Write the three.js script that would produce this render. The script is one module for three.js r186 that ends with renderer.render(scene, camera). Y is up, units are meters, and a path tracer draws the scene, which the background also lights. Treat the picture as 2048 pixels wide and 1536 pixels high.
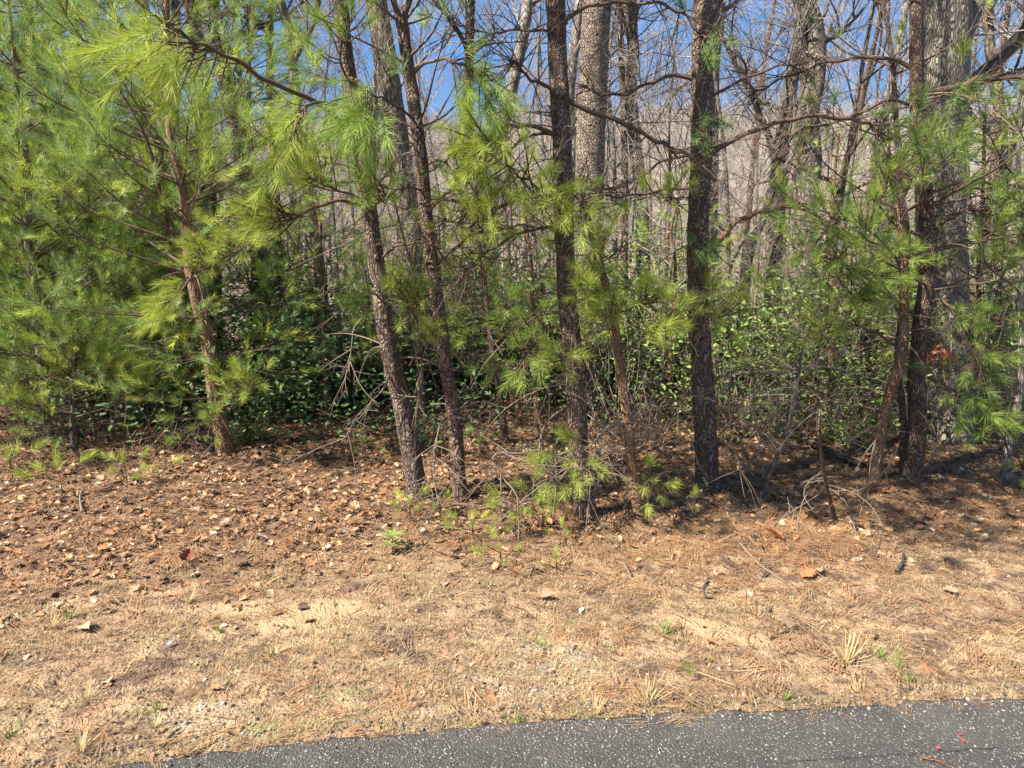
import * as THREE from 'three';
import { ImprovedNoise } from 'three/addons/math/ImprovedNoise.js';

// ------------------------------------------------------------------ camera, sky, sun, exposure
const scene = new THREE.Scene();
const FOCAL = 1385, PITCH = 10.9 * Math.PI / 180, EYE = 1.6;         // focal length in pixels of a 2048 x 1536 frame
const camera = new THREE.PerspectiveCamera(2 * Math.atan(768 / FOCAL) * 180 / Math.PI, 4 / 3, 0.05, 4000);
camera.position.set(0, EYE, 0);
camera.rotation.set(-PITCH, 0, 0);
scene.add(camera);
const renderer = new THREE.WebGLRenderer({ antialias: true });
renderer.toneMapping = THREE.LinearToneMapping;
renderer.toneMappingExposure = 2.3;
renderer.shadowMap.enabled = true;
renderer.setSize(1024, 768);
const SUN = new THREE.Vector3(-0.86, 1.05, 0.47).normalize();
{
  const W = 512, H = 256, data = new Float32Array(W * H * 4), d = new THREE.Vector3();
  const zen = [0.036, 0.1, 0.27], mid = [0.092, 0.2, 0.39], hor = [0.18, 0.27, 0.39];
  for (let j = 0; j < H; j++) for (let i = 0; i < W; i++) {
    const el = ((j + 0.5) / H - 0.5) * Math.PI, az = ((i + 0.5) / W - 0.5) * 2 * Math.PI;
    d.set(Math.cos(el) * Math.cos(az), Math.sin(el), Math.cos(el) * Math.sin(az));
    const y = Math.max(0, d.y), a = Math.min(1, y / 0.25), b = Math.min(1, Math.max(0, (y - 0.1) / 0.9));
    const g = Math.max(0, d.dot(SUN)), glow = 0.35 * Math.pow(g, 6) + 0.9 * Math.pow(g, 60);
    for (let c = 0; c < 3; c++) {
      const s = a * a * (3 - 2 * a);
      let v = hor[c] * (1 - s) + (mid[c] * (1 - b) + zen[c] * b) * s;
      v += glow * [0.6, 0.58, 0.5][c];
      data[(j * W + i) * 4 + c] = v;
    }
    data[(j * W + i) * 4 + 3] = 1;
  }
  const sky = new THREE.DataTexture(data, W, H, THREE.RGBAFormat, THREE.FloatType);
  sky.mapping = THREE.EquirectangularReflectionMapping;
  sky.magFilter = THREE.LinearFilter; sky.minFilter = THREE.LinearFilter; sky.needsUpdate = true;
  scene.background = sky; scene.environment = sky;
}
const sun = new THREE.DirectionalLight(new THREE.Color().setRGB(1, 0.93, 0.8), 5);
sun.position.copy(SUN).multiplyScalar(60).add(new THREE.Vector3(0, 0, -6));
sun.target.position.set(0, 0, -6);
sun.castShadow = true;
sun.shadow.mapSize.set(4096, 4096);
Object.assign(sun.shadow.camera, { left: -22, right: 22, top: 22, bottom: -22, near: 5, far: 140 });
scene.add(sun, sun.target);

// ------------------------------------------------------------------ helpers
function rng(seed) { let a = seed | 0; return () => { a = (a + 0x6d2b79f5) | 0; let t = Math.imul(a ^ (a >>> 15), 1 | a); t = (t + Math.imul(t ^ (t >>> 7), 61 | t)) ^ t; return ((t ^ (t >>> 14)) >>> 0) / 4294967296; }; }
const perlin = new ImprovedNoise();
const V = (x, y, z) => new THREE.Vector3(x, y, z);
const UP = V(0, 1, 0);
const lerp = (a, b, t) => a + (b - a) * t, clamp = (x, a, b) => Math.min(b, Math.max(a, x)), smooth = (a, b, x) => { const t = clamp((x - a) / (b - a), 0, 1); return t * t * (3 - 2 * t); };
const rgb = (r, g, b) => new THREE.Color().setRGB(r, g, b);
const fbm = (x, y, z, o = 4) => { let s = 0, a = 0.5; for (let i = 0; i < o; i++) { s += a * perlin.noise(x, y, z); x *= 2.03; y *= 2.03; z *= 2.03; a *= 0.5; } return s; };
// a ray through a pixel of the 2048 x 1536 photograph, met at the depth z = -d or on flat ground
function ray(px, py) { const x = (px - 1024) / FOCAL, y = -(py - 768) / FOCAL; return V(x, y * Math.cos(PITCH) - Math.sin(PITCH), -(y * Math.sin(PITCH) + Math.cos(PITCH))); }
function at(px, py, d) { const r = ray(px, py), t = d / -r.z; return V(r.x * t, EYE + r.y * t, -d); }
function ground(px, py) { const r = ray(px, py), t = -EYE / r.y; return V(r.x * t, 0, r.z * t); }
const screenX = (p) => { const zz = (p.y - EYE) * -Math.sin(PITCH) + -p.z * Math.cos(PITCH); return 1024 + FOCAL * p.x / zz; };
const used = new Map();
function numbered(name) { const n = used.get(name) ?? 0; used.set(name, n + 1); return n ? `${name}_${String(n).padStart(3, '0')}` : name; }
function tag(o, label, category, group) { o.userData = { label, category }; if (group) o.userData.group = group; return o; }
function thing(name, label, category, pos, group) { const o = new THREE.Group(); o.name = numbered(name); if (pos) o.position.copy(pos); tag(o, label, category, group); scene.add(o); return o; }
function mesh(name, geo, mat, parent) { const m = new THREE.Mesh(geo, mat); m.name = name; m.castShadow = m.receiveShadow = true; if (parent) parent.add(m); return m; }
function place(name, geo, mat, label, category, pos, group) { const m = mesh(numbered(name), geo, mat, scene); if (pos) m.position.copy(pos); return tag(m, label, category, group); }
function structure(name, geo, mat) { const m = mesh(name, geo, mat, scene); m.userData.kind = 'structure'; return m; }
function instances(name, geo, mat, list, parent, kind = 'stuff') {       // list of [Matrix4, Color?]
  const m = new THREE.InstancedMesh(geo, mat, list.length);
  m.name = parent === scene ? numbered(name) : name;
  list.forEach(([mx, c], i) => { m.setMatrixAt(i, mx); if (c) m.setColorAt(i, c); });
  m.castShadow = m.receiveShadow = true; m.userData.kind = kind; parent.add(m); return m;
}
const Q = new THREE.Quaternion(), S3 = V(1, 1, 1);
function aim(pos, dir, roll, s) {                                        // local +y points along dir
  const q = new THREE.Quaternion().setFromUnitVectors(UP, dir.clone().normalize());
  q.multiply(new THREE.Quaternion().setFromAxisAngle(UP, roll));
  return new THREE.Matrix4().compose(pos, q, typeof s === 'number' ? V(s, s, s) : s);
}
// collects triangles into one geometry
class Shape {
  constructor() { this.p = []; this.n = []; this.u = []; this.i = []; }
  get count() { return this.p.length / 3; }
  vert(p, n, u, v) { this.p.push(p.x, p.y, p.z); this.n.push(n.x, n.y, n.z); this.u.push(u, v); return this.count - 1; }
  // a tapered, bending stem; radius(t, angle) may vary; uv: whole repeats round, metres along
  sweep(path, radii, seg, { rough = 0, freq = 9, seed = 0, round = 1, vscale = 1, cap = false, flare = 0 } = {}) {
    const base = this.count, n = path.length, T = V(0, 0, 0), N = V(0, 0, 0), B = V(0, 0, 0);
    let len = 0, ref = Math.abs(path[1].clone().sub(path[0]).normalize().z) < 0.9 ? V(0, 0, 1) : V(1, 0, 0);
    for (let k = 0; k < n; k++) {
      T.copy(path[Math.min(k + 1, n - 1)]).sub(path[Math.max(k - 1, 0)]).normalize();
      B.crossVectors(T, ref).normalize(); N.crossVectors(B, T); ref = N.clone();
      if (k) len += path[k].distanceTo(path[k - 1]);
      for (let a = 0; a <= seg; a++) {
        const th = (a % seg) / seg * Math.PI * 2, c = Math.cos(th), s = Math.sin(th);
        const dir = V(N.x * c + B.x * s, N.y * c + B.y * s, N.z * c + B.z * s);
        let r = radii[k];
        if (rough) r *= 1 + rough * (perlin.noise(c * 2.2 + seed, s * 2.2, len * freq) + 0.6 * perlin.noise(c * 5, s * 5 + seed, len * freq * 2.3));
        if (flare) r *= 1 + flare * Math.exp(-len / 0.09) * (0.7 + 0.5 * Math.sin(th * 3 + seed));
        this.vert(path[k].clone().addScaledVector(dir, r), dir, a / seg * round, len * vscale);
      }
    }
    for (let k = 0; k < n - 1; k++) for (let a = 0; a < seg; a++) { const o = base + k * (seg + 1) + a, q = o + seg + 1; this.i.push(o, o + 1, q, q, o + 1, q + 1); }
    if (cap) { const c = this.vert(path[n - 1], T.clone(), 0.5, 0.5), o = base + (n - 1) * (seg + 1); for (let a = 0; a < seg; a++) this.i.push(o + a, o + a + 1, c); }
    return this;
  }
  // a thin blade that bends: base point, direction, length, width, bend vector added towards the tip
  blade(p, d, len, w, bend, side, steps = 2) {
    const prev = [], b = V(0, 0, 0), fwd = V(0, 0, 0);
    const nrm = V(0, 0, 0).crossVectors(side, d).normalize();
    for (let k = 0; k <= steps; k++) {
      const t = k / steps; b.copy(p).addScaledVector(d, len * t).addScaledVector(bend, len * t * t);
      const ww = w * (k === steps ? 0 : (1 - 0.45 * t)) * 0.5;
      if (k === steps) { const v = this.vert(b, nrm, 0.5, 1); this.i.push(prev[0], prev[1], v); } else {
        const v0 = this.vert(b.clone().addScaledVector(side, -ww), nrm, 0, t), v1 = this.vert(b.clone().addScaledVector(side, ww), nrm, 1, t);
        if (k) this.i.push(prev[0], prev[1], v0, prev[1], v1, v0);
        prev[0] = v0; prev[1] = v1;
      }
    }
    return this;
  }
  tri(a, b, c) { this.i.push(a, b, c); }
  add(geo, m) {
    const base = this.count, g = geo.clone().applyMatrix4(m), P = g.attributes.position, N = g.attributes.normal, U = g.attributes.uv;
    for (let k = 0; k < P.count; k++) { this.p.push(P.getX(k), P.getY(k), P.getZ(k)); this.n.push(N.getX(k), N.getY(k), N.getZ(k)); this.u.push(U ? U.getX(k) : 0, U ? U.getY(k) : 0); }
    const ix = g.index; if (ix) for (let k = 0; k < ix.count; k++) this.i.push(base + ix.getX(k)); else for (let k = 0; k < P.count; k++) this.i.push(base + k);
    return this;
  }
  geo(smoothNormals = false) {
    const g = new THREE.BufferGeometry();
    g.setAttribute('position', new THREE.Float32BufferAttribute(this.p, 3)); g.setAttribute('normal', new THREE.Float32BufferAttribute(this.n, 3)); g.setAttribute('uv', new THREE.Float32BufferAttribute(this.u, 2));
    g.setIndex(this.i); if (smoothNormals) g.computeVertexNormals(); return g;
  }
}
function curve(points, steps) { return new THREE.CatmullRomCurve3(points, false, 'centripetal').getPoints(steps); }
const taper = (n, a, b, pow = 1) => Array.from({ length: n }, (_, k) => lerp(a, b, Math.pow(k / (n - 1), pow)));
const randDir = (R) => { const z = R() * 2 - 1, a = R() * 6.2832, r = Math.sqrt(1 - z * z); return V(r * Math.cos(a), z, r * Math.sin(a)); };

// ------------------------------------------------------------------ textures
function texture(w, h, f, srgb = false) {
  const d = new Uint8Array(w * h * 4);
  for (let j = 0; j < h; j++) for (let i = 0; i < w; i++) { const c = f(i / w, j / h, i, j), o = (j * w + i) * 4; for (let k = 0; k < 3; k++) { let v = clamp(Array.isArray(c) ? c[k] : c, 0, 1); if (srgb) v = v <= 0.0031308 ? v * 12.92 : 1.055 * Math.pow(v, 1 / 2.4) - 0.055; d[o + k] = v * 255; } d[o + 3] = 255; }
  const t = new THREE.DataTexture(d, w, h); t.wrapS = t.wrapT = THREE.RepeatWrapping; t.magFilter = THREE.LinearFilter; t.minFilter = THREE.LinearMipmapLinearFilter; t.generateMipmaps = true;
  if (srgb) t.colorSpace = THREE.SRGBColorSpace; t.needsUpdate = true; return t;
}
const hash = (x, y, s) => { let h = Math.imul(x, 374761393) + Math.imul(y, 668265263) + Math.imul(s, 2147483647); h = Math.imul(h ^ (h >>> 13), 1274126177); return ((h ^ (h >>> 16)) >>> 0) / 4294967296; };
function tnoise(u, v, px, py, s) { const x = u * px, y = v * py, i = Math.floor(x), j = Math.floor(y), a = x - i, b = y - j, fa = a * a * (3 - 2 * a), fb = b * b * (3 - 2 * b), m = (n, p) => ((n % p) + p) % p; const g = (p, q) => hash(m(p, px), m(q, py), s); return lerp(lerp(g(i, j), g(i + 1, j), fa), lerp(g(i, j + 1), g(i + 1, j + 1), fa), fb); }
function tfbm(u, v, px, py, s, o = 4) { let r = 0, a = 0.5, t = 0; for (let k = 0; k < o; k++) { r += a * tnoise(u, v, px << k, py << k, s + k); t += a; a *= 0.55; } return r / t; }
function cells(u, v, px, py, s) {                                        // tiling Worley: [nearest, second, id]
  const x = u * px, y = v * py, i = Math.floor(x), j = Math.floor(y); let a = 9, b = 9, id = 0; const m = (n, p) => ((n % p) + p) % p;
  for (let dj = -1; dj <= 1; dj++) for (let di = -1; di <= 1; di++) { const p = m(i + di, px), q = m(j + dj, py), cx = i + di + hash(p, q, s), cy = j + dj + hash(p, q, s + 7), d = Math.hypot(cx - x, cy - y); if (d < a) { b = a; a = d; id = hash(p, q, s + 13); } else if (d < b) b = d; }
  return [a, b, id];
}
function barkMaps(px, py, seed, groove, tones, gap = 0.14, warpAmt = 0.06) {
  const W = 256, H = 512, hgt = new Float32Array(W * H), ids = new Float32Array(W * H);
  for (let j = 0; j < H; j++) for (let i = 0; i < W; i++) {
    const u = i / W, v = j / H, wu = u + warpAmt * (tfbm(u, v, 4, 4, seed + 50, 3) - 0.5), wv = v + warpAmt * (tfbm(u, v, 4, 4, seed + 60, 3) - 0.5);
    const [a, b, id] = cells(wu, wv, px, py, seed), edge = smooth(0, gap, b - a);
    hgt[j * W + i] = edge * (0.62 + 0.3 * id) + 0.25 * (tfbm(u, v, 16, 32, seed + 3, 3) - 0.5); ids[j * W + i] = id;
  }
  const map = texture(W, H, (u, v, i, j) => {
    const h = hgt[j * W + i], id = ids[j * W + i], n = tfbm(u, v, 6, 8, seed + 9, 4), f = tfbm(u, v, 40, 20, seed + 19, 2), out = [];
    const k = smooth(0.1, 0.55, h);
    for (let c = 0; c < 3; c++) { const plate = lerp(tones[0][c], tones[1][c], clamp(id * 0.6 + (n - 0.5) * 1.6 + 0.2, 0, 1)); out.push(lerp(groove[c], plate, k) * (0.75 + 0.5 * f)); }
    return out;
  }, true);
  const bump = texture(W, H, (u, v, i, j) => hgt[j * W + i]);
  return { map, bump };
}
function bark(px, py, seed, groove, tones, rep, bumpScale, gap, warpAmt) {
  const { map, bump } = barkMaps(px, py, seed, groove, tones, gap, warpAmt);
  map.repeat.set(1, rep); bump.repeat.set(1, rep);
  return new THREE.MeshStandardMaterial({ map, bumpMap: bump, bumpScale, roughness: 0.95 });
}
const M = {
  pineBark: bark(9, 24, 1, [0.09, 0.054, 0.04], [[0.15, 0.09, 0.066], [0.37, 0.26, 0.2]], 1.6, 0.016, 0.5, 0.3),
  greyPineBark: bark(8, 20, 2, [0.085, 0.06, 0.048], [[0.15, 0.1, 0.074], [0.36, 0.265, 0.2]], 1.5, 0.016, 0.5, 0.3),
  orangeBark: bark(8, 26, 3, [0.17, 0.09, 0.048], [[0.26, 0.14, 0.075], [0.46, 0.3, 0.18]], 1.8, 0.006, 0.5, 0.3),
  flakyBark: bark(11, 22, 5, [0.055, 0.04, 0.032], [[0.16, 0.118, 0.09], [0.37, 0.295, 0.235]], 1.5, 0.016, 0.22, 0.05),
  oakBark: bark(17, 13, 7, [0.12, 0.1, 0.08], [[0.23, 0.195, 0.155], [0.47, 0.415, 0.34]], 1.2, 0.014, 0.6, 0.35),
  greyBark: bark(8, 8, 9, [0.14, 0.12, 0.1], [[0.24, 0.21, 0.175], [0.46, 0.42, 0.36]], 1.2, 0.006, 0.5, 0.3),
  brownBark: bark(7, 9, 11, [0.09, 0.07, 0.053], [[0.16, 0.125, 0.098], [0.32, 0.26, 0.205]], 1.2, 0.006, 0.5, 0.3),
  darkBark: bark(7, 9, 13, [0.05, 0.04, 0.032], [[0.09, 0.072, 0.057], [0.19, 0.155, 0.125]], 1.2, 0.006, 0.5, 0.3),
  limb: new THREE.MeshStandardMaterial({ color: rgb(0.12, 0.075, 0.052), roughness: 0.95 }),
  twig: new THREE.MeshStandardMaterial({ color: rgb(0.13, 0.085, 0.06), roughness: 0.9 }),
  deadTwig: new THREE.MeshStandardMaterial({ color: rgb(0.21, 0.155, 0.115), roughness: 0.9 }),
  greyTwig: new THREE.MeshStandardMaterial({ color: rgb(0.37, 0.31, 0.27), roughness: 0.9 }),
  brownTwig: new THREE.MeshStandardMaterial({ color: rgb(0.23, 0.175, 0.14), roughness: 0.9 }),
  pinkTwig: new THREE.MeshStandardMaterial({ color: rgb(0.42, 0.36, 0.31), roughness: 0.9 }),
};
const leafy = (r, g, b, t = 0.35, rough = 0.82) => new THREE.MeshPhysicalMaterial({ color: rgb(r, g, b), roughness: rough, transmission: t, thickness: 0, side: THREE.DoubleSide });
M.needle = leafy(0.31, 0.43, 0.055, 0.4);
M.needleYellow = leafy(0.47, 0.55, 0.075, 0.4);
M.needleDark = leafy(0.2, 0.31, 0.055, 0.35);
M.needleTint = leafy(1, 1, 1, 0.3);
M.dry = leafy(0.36, 0.13, 0.04, 0.2, 0.8);
M.leafTint = new THREE.MeshPhysicalMaterial({ color: rgb(1, 1, 1), roughness: 0.85, side: THREE.DoubleSide });
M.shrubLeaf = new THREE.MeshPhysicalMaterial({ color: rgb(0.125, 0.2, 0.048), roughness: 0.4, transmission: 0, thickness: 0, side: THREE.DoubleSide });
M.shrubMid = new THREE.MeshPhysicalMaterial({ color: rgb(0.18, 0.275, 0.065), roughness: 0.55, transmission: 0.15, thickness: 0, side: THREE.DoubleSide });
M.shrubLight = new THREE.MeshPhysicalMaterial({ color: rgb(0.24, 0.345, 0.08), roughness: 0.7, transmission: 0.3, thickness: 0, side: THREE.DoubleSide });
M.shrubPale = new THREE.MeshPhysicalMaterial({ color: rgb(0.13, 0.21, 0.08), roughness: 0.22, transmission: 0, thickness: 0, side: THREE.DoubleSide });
M.grassTint = leafy(1, 1, 1, 0.25, 0.75);
M.grass = leafy(0.24, 0.32, 0.07, 0.3, 0.6);
M.straw = leafy(0.55, 0.42, 0.21, 0.25, 0.75);

// ------------------------------------------------------------------ the ground, the road, the far hill
// road edge from left to right
const EDGE = [[215, 1536], [590, 1492], [1000, 1452], [1500, 1425], [2048, 1399]].map(([x, y]) => ground(x, y));
const edgeAt = (x) => { // z of the road edge
  if (x <= EDGE[0].x) { const s = (EDGE[1].z - EDGE[0].z) / (EDGE[1].x - EDGE[0].x); return EDGE[0].z + (x - EDGE[0].x) * s; }
  for (let k = 0; k < 4; k++) if (x <= EDGE[k + 1].x) return lerp(EDGE[k].z, EDGE[k + 1].z, (x - EDGE[k].x) / (EDGE[k + 1].x - EDGE[k].x));
  const s = (EDGE[4].z - EDGE[3].z) / (EDGE[4].x - EDGE[3].x); return EDGE[4].z + (x - EDGE[4].x) * s;
};
const NEAR = { x0: -11, x1: 11, z0: -13, z1: 0.5 };
const patch = (x, z, c, rx, rz, rot = 0) => { const dx = x - c.x, dz = z - c.z, a = Math.cos(rot), b = Math.sin(rot); const u = (dx * a + dz * b) / rx, v = (-dx * b + dz * a) / rz; return Math.exp(-(u * u + v * v) * 1.2); };
const MOUND = ground(1530, 1095);                                        // a low heap of rusty needles and leaves
function relief(x, z) {                                                   // the yard and the forest floor near by
  const back = edgeAt(x) - z;                                             // metres in from the road
  const wild = smooth(1.2, 2.6, back);
  let h = 0.012 * fbm(x * 1.3, z * 1.3, 3) * 2 + (0.011 + 0.01 * wild) * fbm(x * 7, z * 7, 1, 4) * 2 + 0.05 * wild * fbm(x * 0.8, z * 0.8, 8, 2);
  h *= smooth(-0.02, 0.35, back);
  h += 0.09 * patch(x, z, MOUND, 0.42, 0.2, -0.1) * (1 + 1.2 * fbm(x * 6, z * 6, 4, 2));
  return h - 0.055 * smooth(0.03, -0.06, back);
}
function hill(x, z) {
  const d = Math.max(0, -z - 34), w = smooth(0, 210, d);
  return (w * (25 + 3.5 * Math.sin(x * 0.008 + 1.3) + 2.5 * Math.sin(x * 0.021)) + 0.6 * fbm(x * 0.05, z * 0.05, 2) * smooth(14, 30, -z) * 2) - smooth(250, 500, d) * 20;
}
const SAND = [[ground(630, 1222), 0.34, 0.13, 0], [ground(480, 1215), 0.3, 0.1, 0], [ground(1445, 1268), 0.24, 0.09, 0.35], [ground(1380, 1245), 0.14, 0.06, 0.3], [ground(1750, 1252), 0.3, 0.05, 0.2], [ground(560, 1250), 0.2, 0.06, 0.1], [ground(1830, 1262), 0.1, 0.04, 0]];
const GREY = [[ground(1110, 1320), 0.3, 0.22, 0], [ground(400, 1440), 0.2, 0.12, 0], [ground(830, 1440), 0.2, 0.08, 0], [ground(1050, 1370), 0.3, 0.1, 0]];
const MOSS = [[ground(690, 1390), 0.12, 0.06, 0], [ground(640, 1450), 0.14, 0.04, 0], [ground(520, 1460), 0.16, 0.06, 0], [ground(300, 1290), 0.1, 0.05, 0], [ground(1180, 1425), 0.1, 0.04, 0]];
{
  const W = NEAR.x1 - NEAR.x0, D = NEAR.z1 - NEAR.z0, nx = 640, nz = 400;
  const g = new THREE.PlaneGeometry(W, D, nx, nz).rotateX(-Math.PI / 2).translate((NEAR.x0 + NEAR.x1) / 2, 0, (NEAR.z0 + NEAR.z1) / 2);
  const P = g.attributes.position;
  for (let k = 0; k < P.count; k++) P.setY(k, relief(P.getX(k), P.getZ(k)));
  g.computeVertexNormals();
  // colour map laid over the near ground once, finest where the yard lies
  const map = texture(2048, 1536, (u, v) => {
    const x = NEAR.x0 + u * W, z = NEAR.z1 - v * D, back = edgeAt(x) - z;
    const n1 = fbm(x * 1.7, z * 1.7, 5, 3), n2 = fbm(x * 9, z * 12, 11, 3), n3 = fbm(x * 40, z * 50, 17, 2);
    const litter = smooth(1.1, 2.1, back + n1 * 0.9);
    let c = [lerp(0.32, 0.2, litter), lerp(0.205, 0.11, litter), lerp(0.118, 0.062, litter)];
    const bare = smooth(0.02, 0.3, fbm(x * 3.2 + 5, z * 4.2, 23, 3)) * (1 - litter);
    c = c.map((q, k) => lerp(q, [0.17, 0.105, 0.068][k], bare * 0.85));
    const dark = smooth(-0.1, 0.3, n2 + n3 * 1.1) * 0.62; c = [c[0] * (1 - dark), c[1] * (1 - dark * 1.02), c[2] * (1 - dark)];
    const mix = (to, a) => { c = c.map((q, k) => lerp(q, to[k], a)); };
    mix([0.5, 0.37, 0.22], 0.4 * smooth(0.05, 0.3, -n2 + n1 * 0.5) * (1 - litter));
    let s = 0; for (const [p, rx, rz, r] of SAND) s = Math.max(s, patch(x, z, p, rx, rz, r));
    mix([0.43, 0.3, 0.165], smooth(0.35, 0.75, s + n2 * 1.2 + n1 * 0.4 + n3 * 0.25) * 0.9);
    s = 0; for (const [p, rx, rz, r] of GREY) s = Math.max(s, patch(x, z, p, rx, rz, r));
    mix([0.42, 0.34, 0.24], smooth(0.25, 0.8, s + n2 * 0.5) * 0.7);
    s = 0; for (const [p, rx, rz, r] of MOSS) s = Math.max(s, patch(x, z, p, rx, rz, r));
    mix([0.27, 0.25, 0.1], smooth(0.45, 0.9, s + n2 * 1.1 + n3 * 0.8) * 0.7);
    return c;
  }, true);
  map.wrapS = map.wrapT = THREE.ClampToEdgeWrapping;
  const bump = texture(1024, 1024, (u, v) => 0.6 * tfbm(u, v, 40, 40, 71, 4) + 0.4 * tfbm(u, v, 220, 220, 77, 2)); bump.repeat.set(W / 1.6, D / 1.6);
  structure('ground', g, new THREE.MeshStandardMaterial({ map, bumpMap: bump, bumpScale: 0.022, roughness: 1 }));
  // the land all round, reaching the horizon and rising to a wooded ridge opposite
  const s = new Shape(), rings = 90, spokes = 160;
  for (let i = 0; i <= rings; i++) for (let a = 0; a <= spokes; a++) {
    const r = i === 0 ? 0 : 4 * Math.pow(1500 / 4, (i - 1) / (rings - 1)), th = a / spokes * Math.PI * 2, x = r * Math.cos(th), z = r * Math.sin(th);
    const inside = x > NEAR.x0 && x < NEAR.x1 && z > NEAR.z0 && z < NEAR.z1 + 8;
    s.vert(V(x, inside ? -0.16 : hill(x, z) - 0.05, z), UP, x / 3, z / 3);
  }
  for (let i = 0; i < rings; i++) for (let a = 0; a < spokes; a++) { const o = i * (spokes + 1) + a, q = o + spokes + 1; s.tri(o, o + 1, q); s.tri(q, o + 1, q + 1); }
  const lm = texture(512, 512, (u, v) => { const n = tfbm(u, v, 6, 6, 81, 6), m = tfbm(u, v, 60, 60, 87, 2), k = n * 0.6 + m * 0.4; return [lerp(0.12, 0.4, k), lerp(0.085, 0.27, k), lerp(0.06, 0.19, k)]; }, true);
  structure('terrain', s.geo(true), new THREE.MeshStandardMaterial({ map: lm, roughness: 1 }));
}
{ // asphalt road with a ragged edge
  const s = new Shape(), n = 520, R = rng(5), rows = [0, 0.02, 0.1, 0.4, 1.2, 3, 6.2];
  for (let k = 0; k <= n; k++) {
    const t = k / n * 2 - 1, x = Math.sign(t) * Math.pow(Math.abs(t), 2.2) * 40 + t * 5, e = edgeAt(x) + 0.03 * fbm(x * 3, 0.5, 9, 3) + 0.03 * fbm(x * 15, 1.5, 9, 3) + 0.012 * (R() - 0.5);
    const pos = [V(x, -0.05, e - 0.006), ...rows.map((r) => V(x, r === 0 ? 0.008 : 0.016 + 0.004 * fbm(x * 2, r * 4, 3), e + r))];
    pos.forEach((p) => s.vert(p, UP, p.x / 0.8, p.z / 0.8));
  }
  const w = rows.length + 1;
  for (let k = 0; k < n; k++) for (let j = 0; j < w - 1; j++) { const o = k * w + j, q = o + w; s.tri(o, o + 1, q); s.tri(q, o + 1, q + 1); }
  const g = s.geo(true);
  const map = texture(1024, 1024, (u, v) => { const n = tfbm(u, v, 5, 5, 91, 4), [a, , id] = cells(u, v, 90, 90, 93), st = id > 0.55 ? smooth(0.42, 0.25, a) : 0, m = 0.024 + 0.05 * n * n + 0.055 * tnoise(u, v, 260, 260, 95) * tnoise(u, v, 130, 130, 96), w = st * (0.04 + 0.3 * Math.pow((id - 0.55) / 0.45, 3)); return [(m + 0.014) * 1.13 + w * 0.95, m + 0.014 + w * 0.88, (m + 0.014) * 0.88 + w * 0.8]; }, true);
  const bump = texture(1024, 1024, (u, v) => { const [a, , id] = cells(u, v, 90, 90, 93); return 0.5 * smooth(0.5, 0.2, a) * (0.4 + 0.6 * id) + 0.5 * tfbm(u, v, 120, 120, 97, 3); });
  structure('road', g, new THREE.MeshStandardMaterial({ map, bumpMap: bump, bumpScale: 0.006, roughness: 0.82 }));
  // pale stones standing proud in the worn asphalt
  const chip = new THREE.IcosahedronGeometry(1, 0), list = [], Rc = rng(6);
  for (let k = 0; k < 9000; k++) {
    const x = (Rc() * 2 - 1) * 3.2, d = 0.02 + Math.pow(Rc(), 1.6) * 0.9, wear = fbm(x * 1.6, d * 3, 21, 3) + 0.25 - d * 0.55 + (x > -0.9 ? 0.12 : 0);
    if (Rc() > 0.75 * smooth(-0.1, 0.4, wear)) continue;
    const r = 0.0011 + 0.0026 * Math.pow(Rc(), 2.4), c = 0.18 + 0.36 * Rc();
    list.push([new THREE.Matrix4().compose(V(x, 0.0155, edgeAt(x) + 0.03 * fbm(x * 3, 0.5, 9, 3) + d), new THREE.Quaternion().setFromEuler(new THREE.Euler(Rc() * 6, Rc() * 6, Rc() * 6)), V(r * (1 + Rc()), r * 0.7, r)), rgb(c, c * 0.95, c * 0.87)]);
  }
  // crumbled asphalt and grit along the broken edge
  for (let k = 0; k < 2600; k++) {
    const x = (Rc() * 2 - 1) * 2.6, d = -0.09 + 0.2 * Rc() * Rc(), r = 0.0016 + 0.005 * Math.pow(Rc(), 3), c = Rc() < 0.6 ? 0.04 + 0.05 * Rc() : 0.16 + 0.2 * Rc();
    list.push([new THREE.Matrix4().compose(V(x, d < 0 ? 0.004 : 0.017, edgeAt(x) + 0.03 * fbm(x * 3, 0.5, 9, 3) + d), new THREE.Quaternion().setFromEuler(new THREE.Euler(Rc() * 6, Rc() * 6, Rc() * 6)), V(r * 1.3, r * 0.8, r)), rgb(c * 1.1, c, c * 0.88)]);
  }
  instances('asphalt_stones', chip, new THREE.MeshStandardMaterial({ roughness: 0.6 }), list, scene);
  // a hairline crack
  const cr = new Shape(), pts = []; for (let k = 0; k <= 40; k++) { const q = ground(1560 + k * 11, 1536 - k * 0.75); pts.push(V(q.x, 0.02, q.z + 0.03 * fbm(k * 0.33, 2, 3, 4))); }
  pts.forEach((p, k) => { const w = 0.0014 * (0.3 + Math.abs(fbm(k * 0.7, 7, 2)) * 3); cr.vert(V(p.x, 0.0205, p.z - w), UP, 0, k); cr.vert(V(p.x, 0.0205, p.z + w), UP, 1, k); if (k) { const o = k * 2; cr.tri(o - 2, o - 1, o); cr.tri(o, o - 1, o + 1); } });
  const c = structure('road_crack', cr.geo(), new THREE.MeshStandardMaterial({ color: rgb(0.012, 0.011, 0.01), roughness: 1 }));
}

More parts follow.
